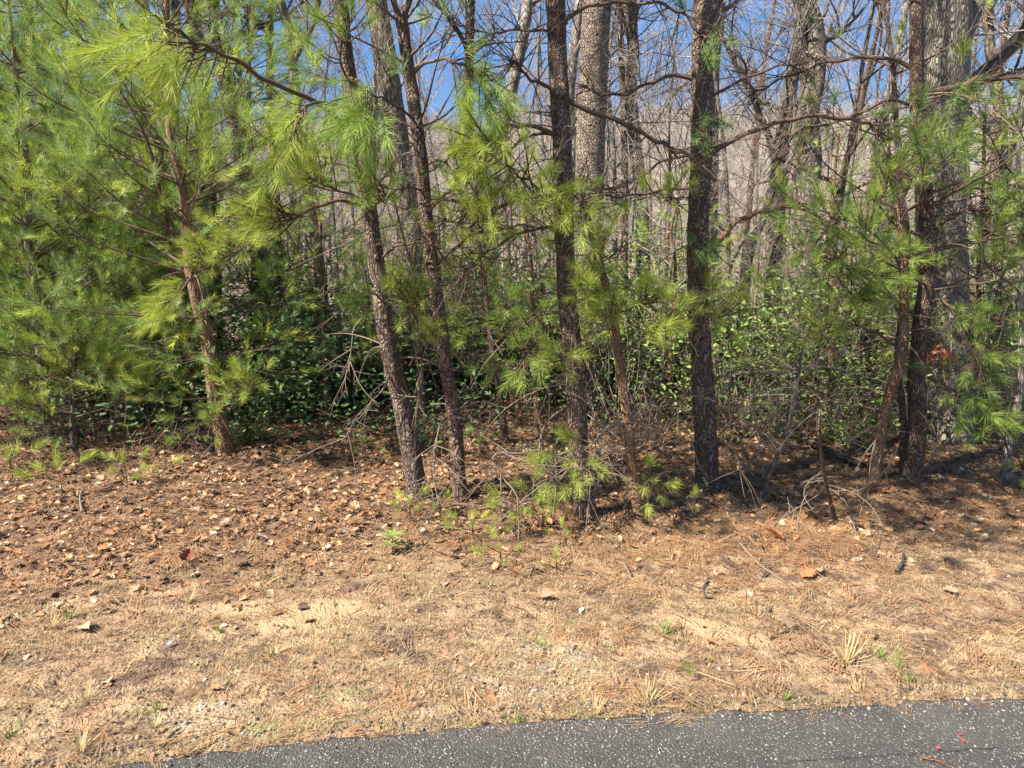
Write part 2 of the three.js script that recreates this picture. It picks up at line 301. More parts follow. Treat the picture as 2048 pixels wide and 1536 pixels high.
// ------------------------------------------------------------------ litter on the ground
function oakLeaf(seed, lobed) {                                           // a curled dead leaf, about 1 long
  const R = rng(seed), s = new Shape(), n = 8, curl = 0.25 + 0.5 * R(), bend = (R() - 0.3) * 0.9, rows = [];
  for (let k = 0; k <= n; k++) {
    const t = k / n, w = lobed ? (0.1 + 0.24 * Math.sin(Math.PI * Math.pow(t, 0.8))) * (k % 2 ? 1.25 : 0.6) : 0.3 * Math.sin(Math.PI * Math.pow(t, 0.85));
    const wl = Math.max(0.012, w * (0.8 + 0.4 * R())), wr = Math.max(0.012, w * (0.8 + 0.4 * R())), y = bend * (t - 0.5) * (t - 0.5) * 1.2, tw = (R() - 0.5) * 0.12;
    rows.push([s.vert(V(t - 0.5, y + curl * wl * 1.1 + tw, -wl), UP, t, 0), s.vert(V(t - 0.5, y, 0), UP, t, 0.5), s.vert(V(t - 0.5, y + curl * wr * 1.1 - tw, wr), UP, t, 1)]);
    if (k) { const [a, b, c] = rows[k - 1], [d, e, f] = rows[k]; s.tri(a, b, d); s.tri(d, b, e); s.tri(b, c, e); s.tri(e, c, f); }
  }
  return s.geo(true);
}
const LEAVES = [1, 2, 3, 4, 5].map((k) => oakLeaf(k * 17, k !== 3));
const deadTone = (R) => { const t = R(), k = 0.65 + 0.7 * R(); return t < 0.38 ? rgb(0.3 * k, 0.145 * k, 0.066 * k) : t < 0.63 ? rgb(0.42 * k, 0.245 * k, 0.125 * k) : t < 0.75 ? rgb(0.5 * k, 0.37 * k, 0.25 * k) : rgb(0.13 * k, 0.075 * k, 0.05 * k); };
{
  const R = rng(11), lists = LEAVES.map(() => []);
  const put = (x, z, r, back, flat = 0.45) => {
    const e = new THREE.Euler((R() - 0.5) * 2 * flat + (R() < 0.12 ? 1.2 : 0), R() * 6.3, (R() - 0.5) * 2 * flat, 'YXZ');
    lists[Math.floor(R() * 5)].push([new THREE.Matrix4().compose(V(x, relief(x, z) + 0.004 + R() * 0.024 * smooth(1.0, 1.8, back), z), new THREE.Quaternion().setFromEuler(e), V(r, r, r * (0.8 + 0.5 * R()))), deadTone(R)]);
  };
  for (let k = 0; k < 105000; k++) {
    const z = -1.7 - 11 * Math.pow(R(), 1.15), x = (R() * 2 - 1) * Math.min(10.5, 1.2 - z * 0.95), back = edgeAt(x) - z;
    const lit = smooth(0.75, 2.2, back + 1.1 * fbm(x * 1.1, z * 1.1, 31, 4)), dens = lit * (0.75 + 0.8 * fbm(x * 2.5, z * 2.5, 35, 3));
    if (back > 0.1 && R() < 0.16) put(x, z, 0.006 + 0.013 * R(), back, 0.6);
    if (R() < dens + 0.008) put(x, z, 0.015 + 0.043 * Math.pow(R(), 1.8), back);
  }
  lists.forEach((l, i) => { const m = instances('leaf_litter', LEAVES[i], M.leafTint, l, scene); });
}
{ // pine straw: bundles of fallen needles
  const bundle = (seed, n, len, w, spread) => { const R = rng(seed), s = new Shape(); for (let k = 0; k < n; k++) { const a = (R() - 0.5) * spread, d = V(Math.cos(a), (R() - 0.4) * 0.25, Math.sin(a)).normalize(), side = V(-d.z, 0, d.x).normalize(); s.blade(V((R() - 0.5) * 0.06, 0.002 + R() * 0.012, (R() - 0.5) * 0.06), d, len * (0.6 + 0.5 * R()), w, V((R() - 0.5) * 0.04, -0.02, (R() - 0.5) * 0.05), side, 2); } return s.geo(); };
  const R = rng(12), kinds = [bundle(1, 6, 0.13, 0.0028, 1.2), bundle(2, 8, 0.11, 0.0024, 6.2), bundle(3, 5, 0.15, 0.003, 0.7)], lists = kinds.map(() => []);
  for (let k = 0; k < 80000; k++) {
    const z = -1.6 - 8 * Math.pow(R(), 1.4), x = (R() * 2 - 1) * (1.6 - z * 0.9), back = edgeAt(x) - z;
    if (back < 0.02) continue;
    const right = smooth(-0.5, 1.6, x), heap = patch(x, z, MOUND, 0.6, 0.3, -0.1);
    const dens = lerp(0.14, 1, smooth(0.8, 1.9, back + 0.8 * fbm(x * 1.3, z * 1.3, 41, 3))) * lerp(0.45, 1.25, right) * (0.65 + 0.9 * fbm(x * 3, z * 3, 45, 2));
    if (R() > dens + heap) continue;
    const c = 0.65 + 0.6 * R() + 0.15 * heap, p = R() * (1 - 0.5 * heap);
    const tone = p < 0.6 ? rgb(0.42 * c, 0.225 * c, 0.1 * c) : p < 0.85 ? rgb(0.5 * c, 0.34 * c, 0.18 * c) : rgb(0.24 * c, 0.12 * c, 0.06 * c);
    lists[k % 3].push([new THREE.Matrix4().compose(V(x, relief(x, z) + 0.004, z), new THREE.Quaternion().setFromEuler(new THREE.Euler((R() - 0.5) * 0.3, R() * 6.3, (R() - 0.5) * 0.3)), V(1, 1, 1).multiplyScalar(0.7 + 0.6 * R())), tone]);
  }
  for (let k = 0; k < 170; k++) { const x = (R() * 2 - 1) * 2.4, d = -0.07 + 0.14 * Math.pow(R(), 1.6), c = 0.7 + 0.5 * R(); lists[k % 3].push([new THREE.Matrix4().compose(V(x, 0.018, edgeAt(x) + d), new THREE.Quaternion().setFromEuler(new THREE.Euler(0, R() * 6.3, 0)), V(1, 0.6, 1).multiplyScalar(0.35 + 0.5 * R())), rgb(0.45 * c, 0.29 * c, 0.15 * c)]); }
  lists.forEach((l, i) => instances('pine_straw', kinds[i], M.grassTint, l, scene));
}
{ // dry winter turf
  const tuft = (seed, n, h, flat) => { const R = rng(seed), s = new Shape(); for (let k = 0; k < n; k++) { const a = R() * 6.283, up = lerp(0.25, 1, R()) * flat, d = V(Math.cos(a), up, Math.sin(a)).normalize(), side = V(-Math.sin(a), 0, Math.cos(a)); s.blade(V((R() - 0.5) * 0.03, -0.004, (R() - 0.5) * 0.03), d, h * (0.5 + 0.7 * R()), 0.0026, V(d.x * 0.01, -h * 0.5, d.z * 0.01), side, 2); } return s.geo(); };
  const R = rng(13), kinds = [tuft(1, 9, 0.035, 1.0), tuft(2, 8, 0.045, 0.5), tuft(3, 12, 0.028, 1.4)], lists = kinds.map(() => []);
  for (let k = 0; k < 60000; k++) {
    const z = -1.5 - 2.6 * R(), x = (R() * 2 - 1) * (1.7 - z * 0.8), back = edgeAt(x) - z;
    if (back < -0.025) continue;
    let sand = 0; for (const [p, rx, rz, r] of SAND) sand = Math.max(sand, patch(x, z, p, rx, rz, r));
    const dens = 0.25 * smooth(0.12, 0.02, back) + smooth(1.75, 0.9, back + 0.5 * fbm(x, z, 51, 2)) * (0.5 + 1.9 * fbm(x * 2.2, z * 2.6, 53, 3)) * (1 - 0.75 * smooth(0.05, 0.3, fbm(x * 3.2 + 5, z * 4.2, 23, 3))) * (1 - 0.95 * smooth(0.2, 0.5, sand)) * lerp(1, 0.6, smooth(0.5, 2, x));
    if (R() > dens) continue;
    const c = 0.6 + 0.65 * R(), p = R() + 0.4 * fbm(x * 3, z * 3, 57, 2);
    const tone = p < 0.72 ? rgb(0.55 * c, 0.4 * c, 0.215 * c) : p < 0.9 ? rgb(0.4 * c, 0.225 * c, 0.11 * c) : rgb(0.42 * c, 0.4 * c, 0.17 * c);
    lists[k % 3].push([new THREE.Matrix4().compose(V(x, relief(x, z), z), new THREE.Quaternion().setFromEuler(new THREE.Euler(0, R() * 6.3, 0)), V(1, 1, 1).multiplyScalar(0.6 + 0.6 * R())), tone]);
  }
  lists.forEach((l, i) => instances('dry_grass', kinds[i], M.grassTint, l, scene));
  // crumbs of soil, bark and grit
  const crumb = new THREE.IcosahedronGeometry(1, 0), cl = [], Rc = rng(14);
  for (let k = 0; k < 36000; k++) {
    const z = -1.5 - 3.4 * Rc(), x = (Rc() * 2 - 1) * (1.6 - z * 0.85), back = edgeAt(x) - z; if (back < -0.05) continue;
    let gr = 0; for (const [p, rx, rz, r] of GREY) gr = Math.max(gr, patch(x, z, p, rx, rz, r));
    if (Rc() > 0.35 + 0.65 * gr) continue;
    const r = 0.0018 + 0.0065 * Math.pow(Rc(), 3.5) + gr * 0.004 * Rc(), c = 0.5 + 0.8 * Rc(), tone = gr > 0.3 && Rc() < 0.7 ? rgb(0.36 * c, 0.32 * c, 0.25 * c) : Rc() < 0.55 ? rgb(0.15 * c, 0.09 * c, 0.055 * c) : rgb(0.45 * c, 0.3 * c, 0.17 * c);
    cl.push([new THREE.Matrix4().compose(V(x, relief(x, z) + r * 0.3, z), new THREE.Quaternion().setFromEuler(new THREE.Euler(Rc() * 6, Rc() * 6, Rc() * 6)), V(r * 1.5, r * 0.8, r)), tone]);
  }
  instances('soil_crumbs', crumb, new THREE.MeshStandardMaterial({ roughness: 1 }), cl, scene);
}

// ------------------------------------------------------------------ needles
// a shoot along +y with needles that leave it at an angle
function shoot(seed, { n, stem, len, w, a0, a1, bend, from = 0.15, steps = 2 }) {
  const R = rng(seed), s = new Shape();
  for (let k = 0; k < n; k++) {
    const t = from + (1 - from) * Math.pow(R(), 0.8), az = Math.floor(R() * 9) * 0.7 + 0.35 * R(), th = lerp(a1, a0, t) * (0.5 + 0.8 * R());
    const rad = V(Math.cos(az), 0, Math.sin(az)), d = V(rad.x * Math.sin(th), Math.cos(th), rad.z * Math.sin(th));
    const any = randDir(R), side = V(0, 0, 0).crossVectors(d, any).normalize();
    s.blade(V(rad.x * 0.003, stem * t, rad.z * 0.003), d, len * (0.55 + 0.5 * R()), w * (0.75 + 0.5 * R()), V(rad.x * bend, 0, rad.z * bend).addScaledVector(any, 0.16).multiplyScalar(len), side, steps);
  }
  return s.geo();
}
const LONG = [1, 2, 3, 4].map((k) => shoot(100 + k, { n: 96, stem: 0.13, len: 0.115, w: 0.0023, a0: 0.3, a1: 1.15, bend: 0.1 }));
const BRUSH = [1, 2, 3].map((k) => shoot(200 + k, { n: 150, stem: 0.26, len: 0.14, w: 0.0023, a0: 0.3, a1: 0.95, bend: 0.1, from: 0.05 }));
const FINE = [1, 2, 3, 4].map((k) => shoot(300 + k, { n: 84, stem: 0.17, len: 0.078, w: 0.0023, a0: 0.4, a1: 0.95, bend: 0.08, from: 0.02, steps: 1 }));

// ------------------------------------------------------------------ pines
class Pine {
  constructor({ name = 'pine_tree', label, px, w0, w1, bark = M.pineBark, top = 7, category = 'pine tree', group, d, seed }) {
    this.R = rng(seed); this.seed = seed;
    const base = ground(...px[0]); this.d = d ?? -base.z;
    const pts = px.map(([x, y]) => at(x, y, this.d)); pts[0].y = Math.min(pts[0].y, 0) - 0.03;
    const wob = (k) => V(0, 0, 0.03 * Math.sin(k * 1.7 + seed));
    pts.forEach((p, k) => { if (k) p.add(wob(k)); });
    const dist = at(px[0][0], px[0][1], this.d).length();
    let r0 = w0 / FOCAL * this.d * 0.5 * 0.98, r1 = w1 / FOCAL * this.d * 0.5 * 0.95;
    const last = pts[pts.length - 1], rs = pts.map((p) => lerp(r0, r1, clamp(p.y / last.y, 0, 1)));
    if (top > last.y + 0.3) { // the stem goes on above
      const prev = pts[pts.length - 3] ?? pts[0], dir = last.clone().sub(prev).normalize(); dir.y = Math.max(dir.y, 0.85); dir.normalize();
      const n = Math.max(2, Math.round((top - last.y) / 0.6));
      for (let k = 1; k <= n; k++) { const p = last.clone().addScaledVector(dir, (top - last.y) / dir.y * k / n); p.x += 0.05 * Math.sin(k + seed); pts.push(p); rs.push(lerp(r1, 0.012, k / n)); }
    }
    const n = Math.round((pts[pts.length - 1].y) / 0.045), path = curve(pts, n), r = [];
    for (const p of path) { let k = 0; while (k < pts.length - 2 && pts[k + 1].y < p.y) k++; r.push(Math.max(0.006, lerp(rs[k], rs[k + 1], clamp((p.y - pts[k].y) / (pts[k + 1].y - pts[k].y + 1e-6), 0, 1)))); }
    this.path = path; this.rad = r; this.base = V(pts[0].x, 0, pts[0].z);
    this.o = thing(name, label, category, this.base, group);
    const s = new Shape().sweep(path.map((p) => p.clone().sub(this.base)), r, 14, { rough: 0.12, freq: 7, seed, round: Math.max(1, Math.round(r0 * 2 * Math.PI / 0.22)), flare: 0.5 });
    for (let k = 0, R = this.R; k < 16; k++) { const i = Math.floor((0.06 + 0.5 * R()) * (path.length - 2)), a = R() * 6.283, e = V(Math.cos(a), 0.15 + 0.3 * R(), Math.sin(a)).normalize(), p = path[i].clone().sub(this.base), l = r[i] + 0.008 + 0.05 * R() * R(); s.sweep([p, p.clone().addScaledVector(e, l * 0.8), p.clone().addScaledVector(e, l)], [r[i] * 0.3, r[i] * 0.2, r[i] * 0.1], 6, { rough: 0.2, seed: k, cap: true, vscale: 0.5 }); }
    mesh('trunk', s.geo(), bark, this.o);
    this.foliage = [[], [], [], []];
    this.dead = new Shape();
  }
  on(y) { let k = 0; while (k < this.path.length - 2 && this.path[k + 1].y < y) k++; return this.path[k].clone(); }
  local(p) { return p.clone().sub(this.base); }
  // a limb traced through pixels, z running from the trunk to dz metres nearer the camera; needles: { n, geo, mat, size, dir, along }
  limb(px, w, dz, { w1 = w * 0.35, needles, mat = M.pineLimb ?? M.pineBark, twigs = 0, label } = {}) {
    const pts = px.map(([x, y], k) => at(x, y, this.d - dz * k / (px.length - 1)));
    const tp = this.on(pts[0].y); if (pts[0].distanceTo(tp) < 0.4) pts[0].copy(tp);
    const path = curve(pts, Math.max(8, px.length * 6)), s = new Shape(), R = this.R, n = path.length;
    path.forEach((p, k) => { const t = k / n; p.y += 0.012 * Math.sin(k * 0.9 + this.seed) * t; p.z += 0.02 * Math.sin(k * 0.6) * t; });
    w *= 0.8; w1 = Math.min(w1 * 0.7, w * 0.6);
    s.sweep(path.map((p) => this.local(p)), taper(n, w / FOCAL * this.d * 0.5, w1 / FOCAL * this.d * 0.5, 0.8), 7, { rough: 0.1, freq: 12, seed: this.seed });
    for (let k = 0; k < twigs * 2 + 3; k++) {
      const i = Math.min(n - 2, Math.floor(n * (0.15 + 0.85 * Math.sqrt(R())))), p = path[i], t = path[Math.min(i + 1, n - 1)].clone().sub(path[i - 1]).normalize(), d = t.multiplyScalar(0.6).add(randDir(R)).normalize(), L = 0.12 + 0.38 * R();
      const tw = curve([p, p.clone().addScaledVector(d, L * 0.5).add(V((R() - 0.5) * 0.05, 0, 0)), p.clone().addScaledVector(d, L).add(V(0, (R() - 0.6) * 0.12, 0))], 5);
      s.sweep(tw.map((q) => this.local(q)), taper(6, 0.0036, 0.0012), 4);
      for (let j = 0; j < 3; j++) { const c = tw[1 + Math.floor(R() * 4)], e = randDir(R).multiplyScalar(0.7).add(d).normalize(), l = L * (0.2 + 0.3 * R()); s.sweep([c, c.clone().addScaledVector(e, l * 0.5), c.clone().addScaledVector(e, l)].map((q) => this.local(q)), [0.0022, 0.0017, 0.0009], 3); }
    }
    const tufts = [];
    if (needles) {
      const { n: count, along = 0.4, spread = 0.16, dir = V(0, 0.3, 0.4), size = 1, kind = LONG, mat: nm = M.needleYellow } = needles;
      for (let k = 0; k < Math.round(count * 1.6); k++) {
        const t = k === 0 ? 1 : along + (1 - along) * R(), i = Math.min(n - 1, Math.floor(t * (n - 1))), p = path[i].clone(), tan = path[Math.min(i + 1, n - 1)].clone().sub(path[Math.max(0, i - 1)]).normalize();
        const out = randDir(R).multiplyScalar(k === 0 ? 0.2 : 0.9).addScaledVector(tan, 0.8).add(dir).normalize(), L = k === 0 ? 0.02 : spread * (0.3 + R());
        const q = p.clone().addScaledVector(out, L), ax = out.clone().addScaledVector(dir, 0.7).normalize();
        s.sweep([p, p.clone().lerp(q, 0.5).add(V(0, -0.01, 0)), q, q.clone().addScaledVector(ax, 0.09 * size)].map((v) => this.local(v)), [0.0045, 0.004, 0.0035, 0.002], 4);
        tufts.push([this.local(q), ax, size * (0.55 + 0.5 * R()), kind[Math.floor(R() * kind.length)], nm]);
      }
    }
    const b = mesh('branch', s.geo(), mat, this.o);
    for (const [q, ax, sz, geo, nm] of tufts) { const m = mesh('needle_tuft', geo, nm, b); aim(q, ax, R() * 6.28, sz).decompose(m.position, m.quaternion, m.scale); }
    return this;
  }
  // dead twigs that hang about the lower stem
  snags(count, y0, y1, L = 0.7) {
    const R = this.R, s = new Shape(); count = Math.round(count * 1.9); y1 *= 1.15;
    for (let k = 0; k < count; k++) {
      const p = this.on(lerp(y0, y1, R())), a = R() * 6.283, up = 0.35 - 0.5 * R(), d = V(Math.cos(a), up, Math.sin(a)).normalize(), l = L * (0.35 + 0.8 * R()), droop = l * (0.1 + 0.5 * R());
      const pts = [p, p.clone().addScaledVector(d, l * 0.35), p.clone().addScaledVector(d, l * 0.7).add(V((R() - 0.5) * 0.1, -droop * 0.4, (R() - 0.5) * 0.1)), p.clone().addScaledVector(d, l).add(V((R() - 0.5) * 0.15, -droop, 0))];
      const path = curve(pts, 10); path.forEach((q) => { q.y = Math.max(q.y, 0.02); });
      s.sweep(path.map((q) => this.local(q)), taper(11, 0.0035 + 0.0035 * R(), 0.0013), 5, { rough: 0.1 });
      const m = 2 + Math.floor(R() * 4);
      for (let j = 0; j < m; j++) {
        const i = 3 + Math.floor(R() * 7), e = path[i].clone().sub(path[i - 1]).normalize().multiplyScalar(0.7).add(randDir(R).multiplyScalar(0.8)).normalize(), sl = l * (0.15 + 0.35 * R());
        const tp = curve([path[i], path[i].clone().addScaledVector(e, sl * 0.5), path[i].clone().addScaledVector(e, sl).add(V(0, -0.08 * R(), 0))], 5); tp.forEach((q) => { q.y = Math.max(q.y, 0.015); });
        s.sweep(tp.map((q) => this.local(q)), taper(6, 0.0022, 0.0009), 3);
      }
    }
    mesh('dead_twigs', s.geo(), M.deadTwig, this.o).userData.kind = 'stuff';
    return this;
  }
  // whorls of living branches with fine needle shoots from height y0 to y1
  whorls(y0, y1, { step = 0.3, L0 = 1.2, L1 = 0.4, per = 5, dens = 1, tones = GREENS, up = 0.75, geo = FINE, size = 1, az } = {}) {
    const R = this.R;
    for (let y = y0; y < y1; y += step * (0.8 + 0.4 * R())) {
      const a0 = R() * 6.28, t = (y - y0) / (y1 - y0 + 1e-6), L = lerp(L0, L1, t);
      for (let b = 0; b < per; b++) {
        const a = az ? lerp(az[0], az[1], R()) : a0 + b / per * 6.283 + (R() - 0.5) * 0.5, l = L * (0.7 + 0.5 * R()), p = this.on(y + (R() - 0.5) * 0.06), rise = up * (0.6 + 0.6 * R());
        const h = V(Math.cos(a), 0, Math.sin(a)), e = p.clone().addScaledVector(h, l);
        const path = curve([p, p.clone().addScaledVector(h, l * 0.35).add(V(0, l * rise * 0.22, 0)), p.clone().addScaledVector(h, l * 0.7).add(V((R() - 0.5) * 0.1, l * rise * 0.5, (R() - 0.5) * 0.1)), e.add(V(0, l * rise * 0.9, 0))], 12), s = new Shape();
        path.forEach((q) => { q.y = Math.max(q.y, 0.06); });
        s.sweep(path.map((q) => this.local(q)), taper(13, 0.004 + l * 0.007, 0.002), 5);
        const n = Math.round(l * 13 * dens);
        for (let k = 0; k < n; k++) {
          const tt = k === 0 ? 1 : 0.2 + 0.8 * Math.sqrt(R()), i = Math.min(12, Math.floor(tt * 12)), q = path[i], tan = path[Math.min(12, i + 1)].clone().sub(path[Math.max(0, i - 1)]).normalize();
          const d = tan.multiplyScalar(0.9).add(randDir(R).multiplyScalar(0.75)).add(V(0, 0.25, 0)).normalize(), sl = k === 0 ? 0.01 : (0.06 + 0.24 * R()) * (0.5 + 0.5 * l);
          const q2 = q.clone().addScaledVector(d, sl); q2.y = Math.max(q2.y, 0.05);
          if (sl > 0.05) s.sweep([this.local(q), this.local(q2).addScaledVector(d, 0.1)], [0.0028, 0.0015], 3);
          const c = tones[Math.floor(R() * tones.length)], v = 0.75 + 0.5 * R();
          this.foliage[Math.floor(R() * geo.length)].push([aim(this.local(q2), d, R() * 6.28, size * (0.75 + 0.5 * R())), rgb(c[0] * v, c[1] * v, c[2] * v), geo]);
        }
        mesh('branch', s.geo(), M.twig, this.o);
      }
    }
    return this;
  }
  done() {
    const byGeo = new Map();
    this.foliage.forEach((l, i) => { for (const [m, c, geo] of l) { const g = geo[i % geo.length]; if (!byGeo.has(g)) byGeo.set(g, []); byGeo.get(g).push([m, c]); } });
    for (const [g, l] of byGeo) instances('foliage', g, M.needleTint, l, this.o);
    return this;
  }
}
const GREENS = [[0.35, 0.47, 0.07], [0.43, 0.54, 0.065], [0.28, 0.43, 0.11], [0.5, 0.57, 0.075], [0.37, 0.48, 0.17]];
const DULL = [[0.2, 0.3, 0.065], [0.25, 0.34, 0.06], [0.31, 0.39, 0.06]];
const BRIGHT = [[0.42, 0.5, 0.065], [0.34, 0.46, 0.065]];
M.pineLimb = M.limb;
const HANG = V(-0.25, -0.75, 0.35), STAR = V(-0.1, 0.25, 0.5);

// leaning pine, forked pine, reddish pine, thin pine, dark pine, right pine and their neighbours
const leaning = new Pine({ label: 'leaning rough-barked pine, leftmost of the three slender dark trunks at the litter edge', seed: 21, bark: M.greyPineBark, w0: 42, w1: 27, top: 6.5, px: [[838, 1003], [820, 900], [800, 800], [782, 710], [766, 620], [752, 530], [742, 450], [728, 350], [715, 260], [700, 170], [690, 90], [680, 0]] });
leaning.limb([[712, 258], [620, 198], [540, 165], [470, 120], [400, 88], [350, 60]], 13, 0.85, { w1: 6, needles: { n: 17, along: 0.55, spread: 0.22, dir: HANG, size: 1.05, kind: BRUSH } })
  .limb([[650, 208], [628, 205], [606, 225], [590, 260]], 8, 0.75, { w1: 4, needles: { n: 9, along: 0.35, spread: 0.14, dir: HANG, size: 1.05, kind: BRUSH } })
  .limb([[700, 150], [722, 165], [742, 190], [750, 215]], 8, 0.6, { needles: { n: 10, along: 0.3, dir: HANG, kind: BRUSH, mat: M.needle } })
  .limb([[698, 165], [680, 120], [690, 80], [705, 40]], 7, 0.4, { needles: { n: 9, along: 0.3, dir: STAR, mat: M.needle } })
  .limb([[738, 402], [670, 402], [600, 430], [548, 440]], 11, 0.55, { w1: 5, needles: { n: 13, along: 0.6, dir: V(-0.5, 0.1, 0.5), size: 1.05 }, twigs: 4, mat: M.orangeBark })
  .limb([[736, 400], [690, 385], [650, 370], [640, 350]], 8, 0.5, { needles: { n: 10, along: 0.4, dir: STAR } })
  .limb([[752, 520], [800, 490], [860, 488], [880, 500]], 8, 0.15, { twigs: 8 })
  .limb([[758, 590], [745, 585], [735, 590], [725, 600]], 6, 0.35, { needles: { n: 6, along: 0.2, dir: STAR, mat: M.needle } })
  .limb([[760, 600], [790, 592], [805, 598], [815, 610]], 6, 0.4, { needles: { n: 8, along: 0.3, dir: STAR } })
  .limb([[790, 720], [770, 770], [730, 820], [685, 880]], 5, 0.3, { twigs: 2, mat: M.deadTwig })
  .limb([[765, 610], [720, 640], [705, 670], [700, 740]], 5, 0.25, { twigs: 2, mat: M.deadTwig })
  .whorls(3.3, 4.7, { step: 0.35, L0: 1.9, L1: 1.7, per: 3, dens: 0.9, geo: LONG, up: 0.12, az: [1.1, 2.0] })
  .whorls(3.0, 6.4, { step: 0.5, L0: 1.0, L1: 0.4, per: 4, dens: 0.45, tones: GREENS, geo: LONG }).snags(8, 0.5, 2.2, 0.55).done();
const forked = new Pine({ label: 'slim brown pine that forks near the top, right of the leaning pine', seed: 22, w0: 31, w1: 24, top: 3.2, px: [[921, 1003], [906, 820], [893, 740], [881, 640], [866, 540], [853, 440], [845, 330], [830, 220], [815, 130], [802, 35]] });
forked.limb([[802, 37], [788, 5], [770, -70], [760, -200]], 17, 0.0, { w1: 12 }).limb([[802, 37], [815, 10], [835, -50], [840, -200]], 17, 0.1, { w1: 12 })
  .limb([[818, 150], [860, 122], [920, 126], [985, 152]], 9, 0.55, { w1: 4, needles: { n: 15, along: 0.4, spread: 0.15, dir: V(0.2, -0.7, 0.35), kind: BRUSH, mat: M.needle, size: 0.9 } })
  .limb([[833, 240], [790, 210], [750, 190], [725, 175]], 8, 0.55, { needles: { n: 13, along: 0.4, dir: HANG, kind: BRUSH, mat: M.needle, size: 0.9 } })
  .limb([[845, 330], [880, 320], [905, 340], [920, 350]], 7, 0.3, { needles: { n: 8, along: 0.3, dir: STAR, mat: M.needleDark } })
  .limb([[852, 420], [900, 380], [950, 345], [965, 320]], 9, 0.5, { w1: 4, needles: { n: 16, along: 0.55, spread: 0.15, dir: STAR } })
  .limb([[850, 405], [900, 398], [950, 418], [1005, 412]], 9, 0.5, { w1: 4, needles: { n: 14, along: 0.4, dir: STAR } })
  .limb([[856, 450], [890, 440], [930, 455], [965, 450]], 7, 0.4, { needles: { n: 11, along: 0.3, dir: STAR } })
  .limb([[848, 380], [810, 375], [780, 390], [760, 400]], 7, 0.5, { needles: { n: 11, along: 0.35, dir: STAR, mat: M.needle } })
  .limb([[878, 625], [850, 612], [835, 606], [818, 600]], 6, 0.2, { needles: { n: 6, along: 0.3, dir: STAR, mat: M.needle } })
  .limb([[884, 665], [880, 655], [872, 660], [866, 668]], 5, 0.25, { needles: { n: 6, along: 0.1, dir: STAR } })
  .limb([[862, 525], [905, 500], [960, 462], [1010, 455], [1075, 450]], 9, -0.1, { w1: 6, twigs: 8 })
  .limb([[885, 650], [862, 680], [845, 720], [838, 800]], 5, 0.15, { twigs: 6, mat: M.deadTwig })
  .limb([[900, 820], [880, 850], [868, 920], [835, 990]], 6, 0.3, { twigs: 6, mat: M.deadTwig })
  .limb([[898, 835], [875, 870], [868, 960], [880, 1020]], 6, 0.4, { twigs: 3, mat: M.deadTwig })
  .whorls(2.3, 3.2, { step: 0.4, L0: 0.7, L1: 0.6, per: 3, dens: 0.5, geo: LONG }).snags(12, 0.5, 2.2).done();
const reddish = new Pine({ label: 'tall straight reddish pine standing in front of the flaky grey trunk', seed: 23, w0: 43, w1: 37, top: 8, px: [[1172, 1036], [1158, 900], [1150, 800], [1142, 680], [1133, 560], [1128, 450], [1125, 320], [1120, 200], [1115, 100], [1110, 0]] });
reddish.limb([[1118, 275], [1085, 257], [1040, 252], [1000, 256], [978, 275], [968, 300]], 12, 0.35, { w1: 5, needles: { n: 12, along: 0.75, dir: V(-0.1, 0.1, 0.5), size: 1.0 }, twigs: 3 })
  .limb([[1120, 262], [1070, 268], [1030, 290], [1012, 325], [1040, 352], [1075, 372]], 9, 0.3, { w1: 5, twigs: 6, needles: { n: 7, along: 0.8, dir: STAR } })
  .limb([[1108, 185], [1088, 168], [1062, 160], [1040, 135], [1018, 116]], 11, 0.1, { w1: 6, twigs: 10 })
  .limb([[1130, 190], [1180, 222], [1250, 247], [1310, 280], [1350, 300], [1392, 318]], 14, -0.1, { w1: 11, twigs: 12 })
  .limb([[1120, 60], [1150, 25], [1200, 8], [1290, 6], [1372, 20]], 11, 0, { w1: 8, twigs: 10 })
  .limb([[1112, 55], [1060, 60], [980, 65], [900, 62]], 7, -0.2, { w1: 4, twigs: 10 })
  .limb([[1124, 360], [1120, 385], [1100, 392], [1085, 385]], 6, 0.4, { needles: { n: 8, along: 0.3, dir: STAR } })
  .limb([[1128, 400], [1150, 390], [1165, 400], [1170, 425]], 6, 0.4, { needles: { n: 9, along: 0.3, dir: V(0.1, -0.2, 0.5) } })
  .limb([[1130, 470], [1120, 470], [1112, 450], [1110, 430]], 6, 0.4, { needles: { n: 8, along: 0.2, dir: STAR } })
  .limb([[1142, 690], [1140, 705], [1130, 712], [1122, 715]], 6, 0.3, { needles: { n: 7, along: 0.1, dir: STAR } })
  .limb([[1140, 640], [1100, 655], [1060, 690], [1040, 700]], 6, 0.15, { needles: { n: 9, along: 0.4, dir: STAR, mat: M.needle }, twigs: 4 })
  .limb([[1133, 570], [1170, 560], [1185, 545], [1195, 530]], 6, 0.2, { needles: { n: 6, along: 0.4, dir: STAR } })
  .limb([[1128, 450], [1060, 460], [980, 500], [930, 540]], 10, 0.2, { w1: 5, twigs: 8 })
  .limb([[1150, 790], [1090, 850], [1075, 930], [1060, 1010]], 5, 0.2, { twigs: 4, mat: M.deadTwig })
  .limb([[1155, 890], [1100, 915], [1030, 905], [985, 915], [1010, 960], [1045, 1005]], 6, 0.3, { w1: 4, twigs: 6, mat: M.deadTwig })
  .whorls(3.3, 4.3, { step: 0.4, L0: 1.9, L1: 1.7, per: 2, dens: 0.9, geo: LONG, up: 0.12, az: [1.2, 1.9] })
  .whorls(3.4, 7.8, { step: 0.6, L0: 1.1, L1: 0.4, per: 4, dens: 0.4, geo: LONG }).snags(10, 0.4, 2.6).done();
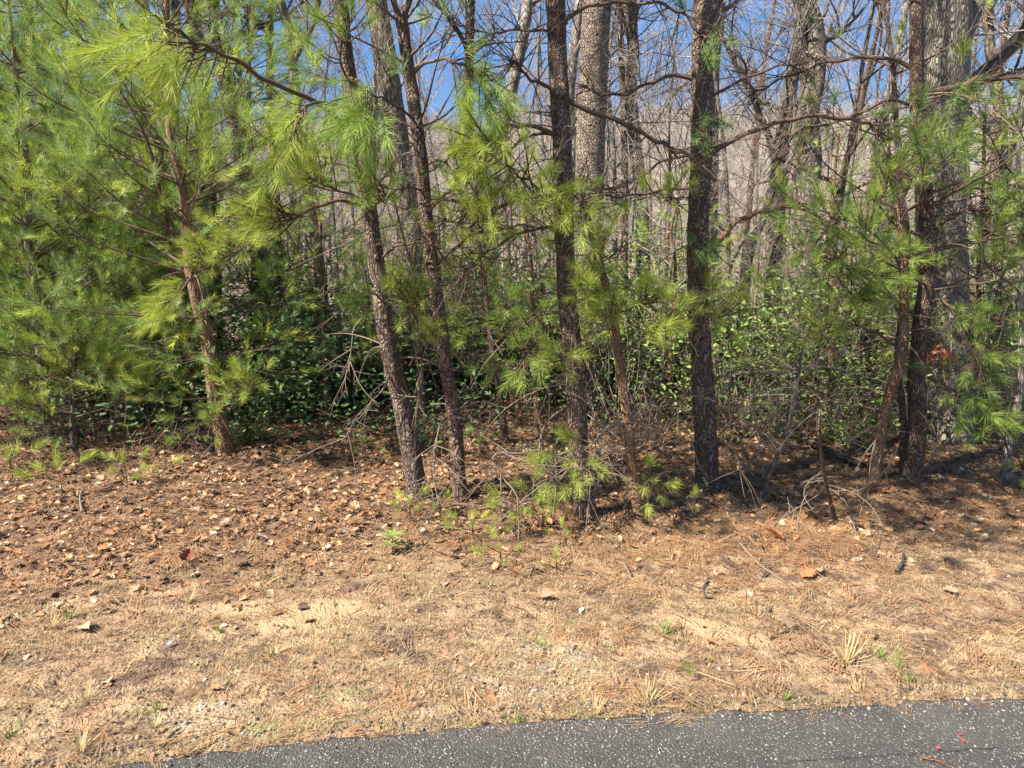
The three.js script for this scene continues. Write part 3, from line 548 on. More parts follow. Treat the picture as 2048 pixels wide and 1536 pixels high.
const thin = new Pine({ label: 'thin knobbly young pine just right of the reddish pine', seed: 24, w0: 24, w1: 13, bark: M.orangeBark, top: 1.9, px: [[1280, 1032], [1265, 940], [1255, 850], [1243, 750], [1230, 650], [1213, 580], [1195, 510], [1178, 440], [1162, 385]] });
thin.limb([[1230, 650], [1222, 635], [1215, 628], [1205, 632]], 6, 0.25, { needles: { n: 10, along: 0.1, spread: 0.12, dir: STAR, size: 1.1 } })
  .limb([[1225, 620], [1260, 618], [1290, 605], [1310, 602]], 6, 0.35, { needles: { n: 8, along: 0.55, spread: 0.1, dir: V(0, 0.05, 0.5), size: 1.1 } })
  .limb([[1236, 700], [1265, 690], [1290, 670], [1310, 660]], 6, 0.35, { needles: { n: 8, along: 0.6, spread: 0.1, dir: V(0.1, 0.05, 0.5), size: 1.1 } })
  .limb([[1215, 590], [1190, 585], [1175, 590], [1165, 600]], 5, 0.3, { needles: { n: 7, along: 0.4, spread: 0.1, dir: STAR } })
  .limb([[1258, 838], [1225, 852], [1180, 890], [1130, 945], [1065, 1000], [1010, 1015]], 7, 0.35, { w1: 4, mat: M.deadTwig, twigs: 6, needles: { n: 11, along: 0.35, spread: 0.14, dir: STAR } })
  .limb([[1264, 882], [1220, 884], [1185, 915], [1165, 940]], 6, 0.2, { mat: M.deadTwig, twigs: 4, needles: { n: 4, along: 0.5, dir: STAR } })
  .limb([[1256, 830], [1290, 815], [1330, 810], [1380, 790]], 6, 0.1, { mat: M.deadTwig, twigs: 5 })
  .limb([[1275, 985], [1290, 965], [1300, 960], [1305, 965]], 4, 0.15, { needles: { n: 4, along: 0.3, dir: STAR } }).snags(6, 0.3, 1.6, 0.5).done();
const dark = new Pine({ label: 'thick dark-trunked pine with a long peeling orange branch on its right', seed: 25, bark: M.greyPineBark, w0: 47, w1: 39, top: 8.5, px: [[1416, 976], [1408, 850], [1402, 700], [1398, 560], [1395, 430], [1400, 320], [1405, 180], [1408, 0]] });
dark.limb([[1415, 314], [1470, 278], [1540, 250], [1600, 235], [1690, 236], [1730, 246], [1765, 265]], 14, 0.1, { w1: 8, twigs: 14, needles: { n: 4, along: 0.6, dir: STAR, mat: M.needleDark } })
  .limb([[1412, 520], [1432, 490], [1465, 450], [1510, 427], [1560, 416], [1598, 405]], 18, 0.15, { w1: 8, mat: M.orangeBark, twigs: 3 })
  .limb([[1398, 162], [1350, 150], [1290, 170], [1230, 192], [1165, 172]], 12, -0.05, { w1: 6, twigs: 12 })
  .limb([[1395, 375], [1340, 378], [1260, 392], [1200, 392]], 9, -0.1, { w1: 5, twigs: 10 })
  .limb([[1400, 300], [1330, 320], [1270, 360], [1200, 385]], 9, -0.15, { w1: 4, twigs: 8 })
  .limb([[1412, 200], [1480, 162], [1560, 132], [1640, 120]], 9, -0.1, { w1: 5, twigs: 10 })
  .limb([[1408, 60], [1440, 10], [1470, -40]], 10, 0, { w1: 6 })
  .limb([[1398, 400], [1370, 395], [1340, 400], [1320, 405]], 5, 0.4, { needles: { n: 7, along: 0.4, dir: STAR } })
  .limb([[1402, 640], [1420, 620], [1435, 625], [1440, 640]], 5, 0.2, { needles: { n: 8, along: 0.2, dir: STAR } })
  .limb([[1402, 660], [1390, 650], [1385, 640], [1388, 630]], 5, 0.25, { needles: { n: 6, along: 0.2, dir: STAR } })
  .limb([[1400, 440], [1395, 460], [1400, 470], [1405, 490]], 5, 0.25, { needles: { n: 6, along: 0.2, dir: V(0, -0.4, 0.5), mat: M.needleDark } })
  .limb([[1405, 200], [1412, 230], [1410, 250], [1405, 280]], 5, 0.2, { needles: { n: 6, along: 0.2, dir: V(0, -0.4, 0.5), mat: M.needleDark } })
  .limb([[1405, 120], [1400, 60], [1402, 75], [1405, 90]], 5, 0.2, { needles: { n: 5, along: 0.2, dir: V(0.3, -0.4, 0.5), mat: M.needleDark } })
  .limb([[1410, 870], [1450, 850], [1490, 840]], 5, 0.2, { twigs: 5, mat: M.deadTwig })
  .whorls(3.4, 8.3, { step: 0.6, L0: 1.2, L1: 0.4, per: 4, dens: 0.4, geo: LONG }).snags(14, 0.5, 2.7).done();
const rightPine = new Pine({ label: 'slender reddish-brown pine in front of the broad oak, taller of the close pair', seed: 26, w0: 36, w1: 24, bark: M.pineBark, top: 7, px: [[1823, 958], [1832, 850], [1838, 740], [1845, 640], [1852, 520], [1848, 380], [1840, 250], [1832, 120], [1828, 0]] });
rightPine.limb([[1835, 138], [1790, 120], [1720, 116], [1650, 126], [1560, 160], [1500, 190]], 11, -0.1, { w1: 5, twigs: 12 })
  .limb([[1848, 182], [1920, 172], [1960, 156], [2060, 160]], 16, 0.1, { w1: 13, twigs: 8 })
  .limb([[1848, 378], [1920, 366], [1980, 368], [2060, 374]], 9, 0.2, { w1: 6, twigs: 8 })
  .limb([[1852, 505], [1882, 450], [1930, 422], [1990, 420], [2060, 440]], 14, 0.1, { w1: 6, twigs: 10, needles: { n: 12, along: 0.3, dir: STAR, mat: M.needleDark } })
  .limb([[1846, 205], [1780, 200], [1700, 235], [1600, 260], [1560, 280]], 10, 0.05, { w1: 5, twigs: 12 })
  .limb([[1850, 475], [1800, 458], [1740, 470], [1690, 500], [1660, 530]], 9, 0.4, { w1: 4, twigs: 5, needles: { n: 16, along: 0.4, spread: 0.2, dir: STAR, mat: M.needle } })
  .limb([[1848, 610], [1880, 600], [1925, 640], [1960, 700]], 8, 0.4, { w1: 4, twigs: 6, needles: { n: 12, along: 0.4, spread: 0.2, dir: STAR, mat: M.needle } })
  .limb([[1845, 640], [1790, 600], [1740, 590], [1700, 600]], 8, 0.4, { w1: 4, twigs: 4, needles: { n: 14, along: 0.4, spread: 0.22, dir: STAR, mat: M.needle } })
  .limb([[1838, 740], [1880, 770], [1905, 785], [1920, 790]], 7, 0.35, { needles: { n: 9, along: 0.6, dir: V(0, -0.3, 0.5), mat: M.needle } })
  .limb([[1845, 300], [1830, 290], [1828, 260], [1830, 280]], 6, 0.25, { needles: { n: 8, along: 0.2, dir: V(0, -0.2, 0.5), mat: M.needleDark } })
  .limb([[1845, 200], [1890, 190], [1905, 190], [1910, 200]], 6, 0.25, { needles: { n: 6, along: 0.5, dir: V(0, -0.2, 0.5), mat: M.needleDark } })
  .whorls(1.35, 2.0, { step: 0.25, L0: 0.9, L1: 0.9, per: 3, dens: 0.7, tones: DULL, geo: LONG, size: 0.9, up: 0.35, az: [-0.4, 3.4] })
  .whorls(3.3, 6.8, { step: 0.6, L0: 1.1, L1: 0.4, per: 4, dens: 0.4, tones: DULL, geo: LONG }).snags(12, 0.3, 2.4).done();
const companion = new Pine({ name: 'pine_sapling', category: 'pine sapling', label: 'pole-thin dark stem close behind the slender pine before the broad oak', seed: 27, w0: 17, w1: 10, top: 3.4, d: 4.75, px: [[1810, 950], [1808, 850], [1800, 700], [1803, 600], [1812, 480], [1800, 350], [1795, 250]] });
companion.whorls(1.5, 3.3, { step: 0.4, L0: 0.7, L1: 0.4, per: 3, dens: 0.4, tones: DULL, geo: LONG, size: 0.85 }).snags(8, 0.4, 1.6).done();
const bent = new Pine({ name: 'pine_sapling', category: 'pine sapling', label: 'bent bare-stemmed sapling leaning right, left of the pine before the broad oak', seed: 28, w0: 24, w1: 15, bark: M.orangeBark, top: 2.2, px: [[1748, 968], [1765, 880], [1776, 800], [1790, 740], [1808, 680], [1812, 600], [1803, 520], [1795, 430]] });
bent.limb([[1805, 690], [1740, 660], [1690, 650], [1640, 660]], 7, 0.35, { w1: 4, needles: { n: 12, along: 0.5, spread: 0.2, dir: STAR, mat: M.needleYellow } })
  .limb([[1805, 640], [1760, 560], [1720, 540], [1690, 545]], 7, 0.4, { w1: 4, needles: { n: 14, along: 0.4, spread: 0.22, dir: V(0.5, 0.1, 0.4), mat: M.needle } })
  .limb([[1805, 520], [1750, 470], [1700, 440], [1650, 450]], 7, 0.35, { w1: 4, needles: { n: 14, along: 0.35, spread: 0.24, dir: STAR, mat: M.needle } })
  .limb([[1800, 460], [1760, 410], [1770, 380], [1790, 330]], 6, 0.2, { w1: 4, needles: { n: 9, along: 0.4, spread: 0.2, dir: STAR, mat: M.needle } }).snags(8, 0.2, 1.7).done();
const edgeSapling = new Pine({ name: 'pine_sapling', category: 'pine sapling', label: 'thin crooked sapling at the far right edge of the wood', seed: 29, w0: 17, w1: 9, bark: M.greyBark, top: 2.6, px: [[2008, 966], [2020, 900], [2032, 800], [2040, 700], [2046, 600], [2050, 450]] });
edgeSapling.limb([[2015, 940], [1990, 980], [1960, 1005], [1930, 1015]], 5, 0.35, { mat: M.deadTwig, needles: { n: 9, along: 0.75, spread: 0.1, dir: V(-0.3, -0.4, 0.4), size: 0.95 } })
  .limb([[2022, 900], [2000, 860], [1980, 850], [1960, 860]], 5, 0.3, { needles: { n: 9, along: 0.4, spread: 0.16, dir: STAR, mat: M.needle } })
  .limb([[2015, 940], [2035, 930], [2045, 935], [2060, 940]], 5, 0.3, { needles: { n: 7, along: 0.3, spread: 0.14, dir: STAR, mat: M.needle } })
  .limb([[2040, 700], [1990, 690], [1950, 720], [1920, 760]], 6, 0.25, { twigs: 6, needles: { n: 11, along: 0.3, spread: 0.22, dir: STAR, mat: M.needleDark } })
  .whorls(1.1, 2.5, { step: 0.25, L0: 0.8, L1: 0.4, per: 4, dens: 0.7, tones: DULL, geo: LONG, size: 0.85 }).snags(6, 0.2, 1.2).done();
const slim = new Pine({ name: 'pine_sapling', category: 'pine sapling', label: 'slim young pine in shade between the forked pine and the reddish pine', seed: 30, w0: 14, w1: 9, top: 2.1, px: [[1012, 886], [1000, 790], [985, 700], [975, 630], [968, 560], [960, 500]] });
slim.limb([[990, 730], [985, 745], [1000, 750], [1005, 760]], 5, 0.3, { needles: { n: 9, along: 0.1, spread: 0.14, dir: STAR, mat: M.needle } })
  .limb([[988, 720], [960, 690], [930, 670], [905, 665]], 5, 0.4, { needles: { n: 10, along: 0.4, spread: 0.16, dir: STAR, mat: M.needle } })
  .limb([[985, 690], [1020, 660], [1060, 640], [1080, 650]], 5, 0.4, { needles: { n: 12, along: 0.3, spread: 0.2, dir: STAR, mat: M.needle } })
  .whorls(1.1, 2.0, { step: 0.2, L0: 0.55, L1: 0.3, per: 4, dens: 0.8, tones: DULL, geo: LONG, size: 0.8 }).snags(7, 0.1, 1.0, 0.5).done();

// the thick growth of young pines on the left
const orange = new Pine({ label: 'orange-barked young pine leaning left among the dense green pines', seed: 31, w0: 33, w1: 13, bark: M.orangeBark, top: 4.2, px: [[455, 908], [440, 830], [425, 750], [412, 680], [400, 620], [385, 540], [372, 450], [362, 380], [345, 280], [340, 180], [330, 60]] });
orange.limb([[385, 540], [378, 560], [360, 585], [340, 605]], 8, 0.6, { needles: { n: 16, along: 0.2, spread: 0.16, dir: V(-0.4, -0.35, 0.5), kind: BRUSH, size: 0.8 } })
  .limb([[375, 490], [400, 505], [435, 498], [475, 480]], 8, 0.7, { w1: 4, needles: { n: 20, along: 0.35, spread: 0.18, dir: V(-0.1, 0.05, 0.5), size: 1.1 } })
  .limb([[382, 530], [400, 535], [410, 530], [420, 525]], 6, 0.6, { needles: { n: 9, along: 0.3, spread: 0.15, dir: STAR } })
  .limb([[428, 765], [445, 770], [470, 765], [500, 765]], 7, 0.55, { needles: { n: 18, along: 0.2, spread: 0.2, dir: STAR, size: 0.95 } })
  .limb([[432, 790], [440, 810], [430, 830], [400, 850]], 6, 0.45, { needles: { n: 12, along: 0.2, spread: 0.2, dir: STAR, size: 0.9, mat: M.needle } })
  .limb([[370, 440], [340, 420], [310, 350], [290, 270], [230, 170]], 12, 0.3, { w1: 6, twigs: 6 })
  .whorls(1.45, 4.1, { step: 0.22, L0: 1.15, L1: 0.4, per: 5, dens: 1.2, up: 0.6, size: 1.1 })
  .whorls(0.5, 1.3, { step: 0.3, L0: 0.8, L1: 0.9, per: 4, dens: 1.2, up: 0.2 }).snags(10, 0.4, 1.6).done();
const slight = new Pine({ name: 'pine_sapling', category: 'pine sapling', label: 'second, thinner brown stem just left of the orange-barked pine', seed: 32, w0: 19, w1: 11, bark: M.orangeBark, top: 3.2, px: [[398, 838], [386, 760], [378, 680], [365, 610], [345, 520], [330, 430], [310, 330]] });
slight.whorls(1.1, 3.1, { step: 0.25, L0: 0.9, L1: 0.4, per: 4, dens: 1.1, up: 0.6, size: 1.05 }).snags(8, 0.3, 1.4).done();
const hidden = [
  ['third stem from the orange-barked pine, short and reddish in deep shade', 335, 760, 17, 3.0, 33, 0.9],
  ['bushy bright green young pine at the far left, its needles nearly to the ground', 95, 880, 24, 3.6, 34, 1.15],
  ['dense blue-green young pine on the left whose top leaves the picture', 210, 815, 26, 4.3, 35, 1.25],
  ['young pine cut by the left edge, with a pale dead branch across it', -60, 850, 26, 4.1, 36, 1.2],
];
for (const [label, x, y, w, top, seed, L] of hidden) {
  const p = new Pine({ label, seed, w0: w, w1: w * 0.6, top, bark: M.brownBark, px: [[x, y], [x - 12, y - 130], [x - 22, y - 260], [x - 34, y - 400], [x - 40, y - 520]] });
  p.whorls(seed === 33 ? 1.2 : 0.3, top - 0.1, { step: 0.2, L0: L, L1: 0.35, per: 6, dens: 1.5, up: 0.6, size: 1.15 }).done();
}
new Pine({ name: 'pine_sapling', category: 'pine sapling', label: 'knee-high bushy pine of soft green needles at the front left of the leaf litter', seed: 37, w0: 14, w1: 6, top: 1.0, bark: M.brownBark, px: [[150, 900], [148, 840], [150, 790]] })
  .whorls(0.2, 0.95, { step: 0.12, L0: 0.6, L1: 0.3, per: 5, dens: 1.4, up: 0.5, size: 1.0, tones: BRIGHT.concat(GREENS) }).done();
new Pine({ name: 'pine_sapling', category: 'pine sapling', label: 'low spreading pine of fresh green needles under the glossy broad-leaved shrub', seed: 38, w0: 14, w1: 6, top: 1.15, bark: M.brownBark, px: [[262, 845], [258, 780], [255, 740]] })
  .whorls(0.3, 1.1, { step: 0.12, L0: 0.65, L1: 0.3, per: 5, dens: 1.3, up: 0.35, size: 1.05, tones: BRIGHT.concat(GREENS) }).done();
{ const p = new Pine({ label: 'slim green pine set back in shade between the orange-barked pine and crooked trunk', seed: 43, w0: 18, w1: 13, top: 4.0, bark: M.greyPineBark, px: [[525, 800], [518, 700], [512, 600], [505, 480], [500, 380]] }); p.whorls(1.0, 3.9, { step: 0.28, L0: 1.0, L1: 0.4, per: 5, dens: 1.2, up: 0.5, size: 1.1 }).snags(6, 0.3, 1.2).done(); }
// wispy young pines that fill the wood edge at mid height
for (const [label, x, y, w, top, seed, L, lean] of [
  ['wispy young pine with fine green needles between the forked pine and the reddish pine', 1075, 850, 12, 2.3, 91, 0.7, -10],
  ['wispy young pine behind the thin knobbly pine', 1335, 840, 12, 2.0, 92, 0.65, 12],
  ['wispy young pine right of the wavy oak, in front of bright green shrubs', 1655, 850, 14, 2.6, 93, 0.9, 10],
  ['wispy young pine in the shade right of the broad oak', 1945, 870, 14, 2.7, 94, 0.9, 14],
  ['wispy young pine seen between the leaning pine and the forked pine', 845, 830, 11, 2.0, 95, 0.6, -14],
  ['wispy young pine left of the leaning pine, below its hanging bough', 655, 840, 12, 2.2, 96, 0.75, -12],
]) new Pine({ name: 'pine_sapling', category: 'pine sapling', label, seed, w0: w, w1: w * 0.6, top, bark: M.orangeBark, px: [[x, y], [x + lean * 0.5, y - 110], [x + lean, y - 230], [x + lean * 1.2, y - 320]] })
  .whorls(0.55, top - 0.1, { step: 0.24, L0: L, L1: 0.25, per: 4, dens: 0.95, up: 0.4, size: 1.05, tones: seed % 2 ? DULL.concat(BRIGHT) : GREENS }).snags(4, 0.2, 1.0, 0.4).done();

// ------------------------------------------------------------------ bare winter trees
// grown once per kind: returns { wood, twigs } geometries, base at the origin
function grow(seed, { h = 7, r = 0.06, lean = 0.12, first = 0.25, limbs = 12, spread = 0.9, levels = 3, twig = 0.0026, dens = 1, path } = {}) {
  const R = rng(seed), wood = new Shape(), fine = new Shape();
  let trunk = path;
  if (!trunk) { const a = R() * 6.28, pts = []; for (let k = 0; k <= 7; k++) { const t = k / 7; pts.push(V(Math.cos(a) * lean * h * t * t + (R() - 0.5) * 0.035 * h * t, h * t - (k ? 0 : 0.08), Math.sin(a) * lean * h * t * t + (R() - 0.5) * 0.035 * h * t)); } trunk = curve(pts, 40); }
  const n = trunk.length, rad = Array.isArray(r) ? r : taper(n, r, r * 0.12, 1.1);
  wood.sweep(trunk, rad, rad[0] > 0.09 ? 22 : 9, { rough: 0.1, freq: 3.5, seed, round: Math.max(1, Math.round(rad[0] * 6.28 / 0.3)), flare: 0.25 });
  const branch = (p, d, len, rr, lev) => {
    const pts = [p.clone()], q = p.clone(), dd = d.clone(), m = lev === 0 ? 6 : 4;
    for (let k = 0; k < m; k++) { dd.add(randDir(R).multiplyScalar(0.32)).add(V(0, 0.07, 0)).normalize(); q.addScaledVector(dd, len / m); pts.push(q.clone()); }
    const c = curve(pts, m * 2), s = rr > 0.009 ? wood : fine;
    s.sweep(c, taper(c.length, rr, Math.max(twig * 0.5, rr * 0.25)), rr > 0.012 ? 6 : rr > 0.005 ? 4 : 3);
    if (lev >= levels) return;
    const kids = Math.round((lev === 0 ? 7 : lev === 1 ? 5 : 4) * dens * (0.7 + 0.6 * R()));
    for (let k = 0; k < kids; k++) {
      const i = Math.floor((0.2 + 0.78 * R()) * (c.length - 1)), t = c[Math.min(i + 1, c.length - 1)].clone().sub(c[Math.max(0, i - 1)]).normalize();
      branch(c[i], t.multiplyScalar(0.75).add(randDir(R).multiplyScalar(0.85)).add(V(0, 0.15, 0)).normalize(), len * (0.32 + 0.3 * R()), Math.max(twig, rr * 0.5 * (1 - 0.4 * i / c.length)), lev + 1);
    }
  };
  for (let k = 0; k < limbs; k++) {
    const t = first + (1 - first) * Math.pow((k + R()) / limbs, 0.85), i = Math.min(n - 2, Math.floor(t * (n - 1))), a = R() * 6.283, up = 0.45 + 0.6 * R();
    const tan = trunk[i + 1].clone().sub(trunk[i]).normalize(), d = V(Math.cos(a), 0, Math.sin(a)).multiplyScalar(spread).addScaledVector(tan, up).normalize();
    branch(trunk[i], d, (Array.isArray(r) ? h : h) * (0.2 + 0.2 * R()) * (1.1 - 0.6 * t), Math.min(rad[i] * 0.55, 0.03), 0);
  }
  return { wood: wood.geo(), twigs: fine.geo() };
}
function bareTree(name, label, g, barkMat, twigMat, pos, group) {
  const o = thing(name, label, 'bare tree', pos, group);
  mesh('trunk', g.wood, barkMat, o);
  mesh('twigs', g.twigs, twigMat, o).userData.kind = 'stuff';
  return o;
}
// trees traced from the photograph: path in pixels, widths in pixels, distance in metres
function tracedTree({ name = 'bare_tree', label, px, w0, w1, d, seed, bark: bm, twig = M.greyTwig, limbs = 5, first = 0.45, forks = [], more = 3, h = 5, dens = 0.9 }) {
  const pts = px.map(([x, y]) => at(x, y, d)), base = V(pts[0].x, 0, -d); pts[0].y = Math.min(pts[0].y, -0.05);
  if (pts[0].y < -0.3) pts[0].y = -0.1;
  const R = rng(seed), last = pts[pts.length - 1], dir = last.clone().sub(pts[pts.length - 2]).normalize();
  const nIn = pts.length; for (let k = 1; k <= more; k++) pts.push(last.clone().addScaledVector(dir, k * 0.9).add(V((R() - 0.5) * 0.25, 0, (R() - 0.5) * 0.4)));
  pts.forEach((p, k) => { if (k) p.z += 0.05 * Math.sin(k * 1.3 + seed); });
  const path = curve(pts, Math.round(pts.length * 9)).map((p) => p.sub(base)), n = path.length, r0 = w0 / FOCAL * d / 2 * 1.03, r1 = w1 / FOCAL * d / 2, tIn = (nIn - 1) / (pts.length - 1);
  const rad = path.map((p, k) => { const t = k / (n - 1); return t < tIn ? lerp(r0, r1, t / tIn) : lerp(r1, r1 * 0.35, (t - tIn) / (1 - tIn + 1e-6)); });
  const g = grow(seed, { path, r: rad, h, first, limbs, dens });
  const o = thing(name, label, 'bare tree', base);
  mesh('trunk', g.wood, bm, o);
  mesh('twigs', g.twigs, twig, o).userData.kind = 'stuff';
  for (const [fp, fw0, fw1, dz = 0] of forks) {
    const q = curve(fp.map(([x, y], k) => at(x, y, d - dz * k / (fp.length - 1)).sub(base)), fp.length * 6), s = new Shape().sweep(q, taper(q.length, fw0 / FOCAL * d / 2, fw1 / FOCAL * d / 2), 10, { rough: 0.1, freq: 4, seed });
    const Rf = rng(seed + 5), fs = new Shape(); for (let k = 0; k < 14; k++) { const i = 3 + Math.floor(Rf() * (q.length - 4)), e = randDir(Rf).add(V(0, 0.4, 0)).normalize(), L = 0.3 + 0.8 * Rf(), c = curve([q[i], q[i].clone().addScaledVector(e, L * 0.5), q[i].clone().addScaledVector(e, L).add(V((Rf() - 0.5) * 0.3, 0.1, 0))], 6); fs.sweep(c, taper(7, 0.009, 0.002), 4); for (let j = 0; j < 3; j++) { const p = c[2 + j], e2 = randDir(Rf), c2 = curve([p, p.clone().addScaledVector(e2, 0.15), p.clone().addScaledVector(e2, 0.35).add(V(0, 0.08, 0))], 4); fs.sweep(c2, taper(5, 0.004, 0.0014), 3); } }
    const limb = mesh('limb', s.geo(), bm, o); mesh('twigs', fs.geo(), twig, limb).userData.kind = 'stuff';
  }
  return o;
}
tracedTree({ name: 'flaky_barked_tree', label: 'stout straight trunk with scaly pinkish-grey flaky bark behind the reddish pine', px: [[1178, 800], [1178, 560], [1178, 420], [1183, 260], [1188, 120], [1192, 0]], w0: 58, w1: 53, d: 7, seed: 51, bark: M.flakyBark, limbs: 3, first: 0.7, more: 4 });
tracedTree({ name: 'oak_tree', label: 'broad grey oak, the thickest trunk of the wood, at the right', px: [[1893, 895], [1893, 700], [1890, 500], [1886, 300], [1884, 120], [1884, 0]], w0: 92, w1: 78, d: 5.75, seed: 52, bark: M.oakBark, limbs: 3, first: 0.65, more: 4,
  forks: [[[[1905, 160], [1935, 60], [1965, -20], [1990, -120]], 30, 22, -0.2]] });
tracedTree({ name: 'oak_tree', label: 'wavy pale grey oak with furrowed bark right of the thick dark pine', px: [[1612, 700], [1612, 560], [1612, 450], [1618, 330], [1612, 230], [1628, 150], [1632, 70], [1612, 0]], w0: 46, w1: 36, d: 8.2, seed: 53, bark: M.oakBark, limbs: 6, first: 0.4,
  forks: [[[[1620, 190], [1600, 90], [1602, 40], [1640, -30]], 24, 18]] });
tracedTree({ label: 'grey trunk leaning slightly right just left of the wavy pale oak', px: [[1545, 700], [1550, 520], [1556, 400], [1562, 280], [1580, 170], [1606, 60], [1615, 0]], w0: 33, w1: 22, d: 9, seed: 54, bark: M.brownBark, limbs: 6, first: 0.35 });
tracedTree({ label: 'dark limb-like trunk leaning steeply right across the broad oak', px: [[1745, 640], [1765, 480], [1800, 370], [1870, 275], [1935, 180], [2000, 120], [2060, 55]], w0: 32, w1: 26, d: 6.6, seed: 55, bark: M.darkBark, limbs: 5, first: 0.4 });
tracedTree({ label: 'narrow dark trunk right of the broad oak, near the picture edge', px: [[1985, 700], [1992, 500], [1998, 350], [2003, 240], [1990, 120], [1972, 0]], w0: 24, w1: 17, d: 8, seed: 56, bark: M.brownBark, limbs: 7, first: 0.3 });
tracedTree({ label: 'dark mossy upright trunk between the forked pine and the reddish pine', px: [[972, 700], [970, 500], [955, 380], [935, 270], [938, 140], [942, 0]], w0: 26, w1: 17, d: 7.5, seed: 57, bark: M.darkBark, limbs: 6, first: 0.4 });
tracedTree({ label: 'grey-green trunk slanting right towards the reddish pine before blue sky', px: [[985, 720], [985, 500], [988, 360], [1010, 240], [1035, 130], [1052, 40], [1055, -10]], w0: 26, w1: 19, d: 9, seed: 58, bark: M.greyBark, limbs: 5, first: 0.45 });
tracedTree({ label: 'large shaded grey trunk showing through behind the leaning and forked pines', px: [[840, 760], [826, 560], [812, 420], [795, 280], [775, 140], [752, 0]], w0: 50, w1: 40, d: 7.4, seed: 59, bark: M.brownBark, limbs: 4, first: 0.6 });
tracedTree({ label: 'pale slim trunk beside the flaky-barked trunk, on its left', px: [[1148, 700], [1146, 480], [1142, 330], [1138, 200], [1150, 80], [1160, 0]], w0: 24, w1: 18, d: 8.6, seed: 60, bark: M.greyBark, limbs: 5, first: 0.4 });
tracedTree({ label: 'grey trunk bent at mid height, right of the flaky-barked trunk', px: [[1292, 700], [1288, 520], [1280, 380], [1268, 280], [1262, 170], [1268, 90], [1248, 0]], w0: 27, w1: 20, d: 9, seed: 61, bark: M.oakBark, limbs: 6, first: 0.4 });
tracedTree({ label: 'thin straight reddish trunk left of the bent grey trunk', px: [[1248, 720], [1248, 500], [1248, 330], [1244, 150], [1240, 0]], w0: 15, w1: 11, d: 9.5, seed: 62, bark: M.pineBark, limbs: 6, first: 0.4 });
tracedTree({ label: 'scaly trunk half hidden behind the thick dark pine', px: [[1410, 760], [1416, 500], [1422, 300], [1428, 120], [1440, 0]], w0: 30, w1: 24, d: 8, seed: 63, bark: M.flakyBark, limbs: 4, first: 0.5 });
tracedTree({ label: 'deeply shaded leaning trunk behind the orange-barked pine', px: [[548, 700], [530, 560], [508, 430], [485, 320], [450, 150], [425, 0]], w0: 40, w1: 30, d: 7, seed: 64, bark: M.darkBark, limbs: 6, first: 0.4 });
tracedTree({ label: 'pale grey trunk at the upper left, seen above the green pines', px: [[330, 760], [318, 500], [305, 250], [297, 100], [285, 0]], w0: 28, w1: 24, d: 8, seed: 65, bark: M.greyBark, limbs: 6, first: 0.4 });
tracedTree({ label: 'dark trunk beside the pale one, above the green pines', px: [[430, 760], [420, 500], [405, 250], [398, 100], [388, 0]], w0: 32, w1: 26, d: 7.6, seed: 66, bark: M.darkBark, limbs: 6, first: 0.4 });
tracedTree({ label: 'crooked slim trunk rising left of the leaning pine, lit on one side', px: [[655, 740], [640, 560], [625, 430], [606, 320], [590, 180], [575, 60], [560, 0]], w0: 24, w1: 15, d: 7.2, seed: 67, bark: M.brownBark, limbs: 8, first: 0.3 });
tracedTree({ label: 'dark forked trunk with a steep leaning stem left of the wavy pale oak', px: [[1480, 640], [1500, 500], [1530, 420], [1548, 330], [1540, 270], [1510, 200]], w0: 20, w1: 10, d: 8.8, seed: 68, bark: M.darkBark, limbs: 8, first: 0.3 });

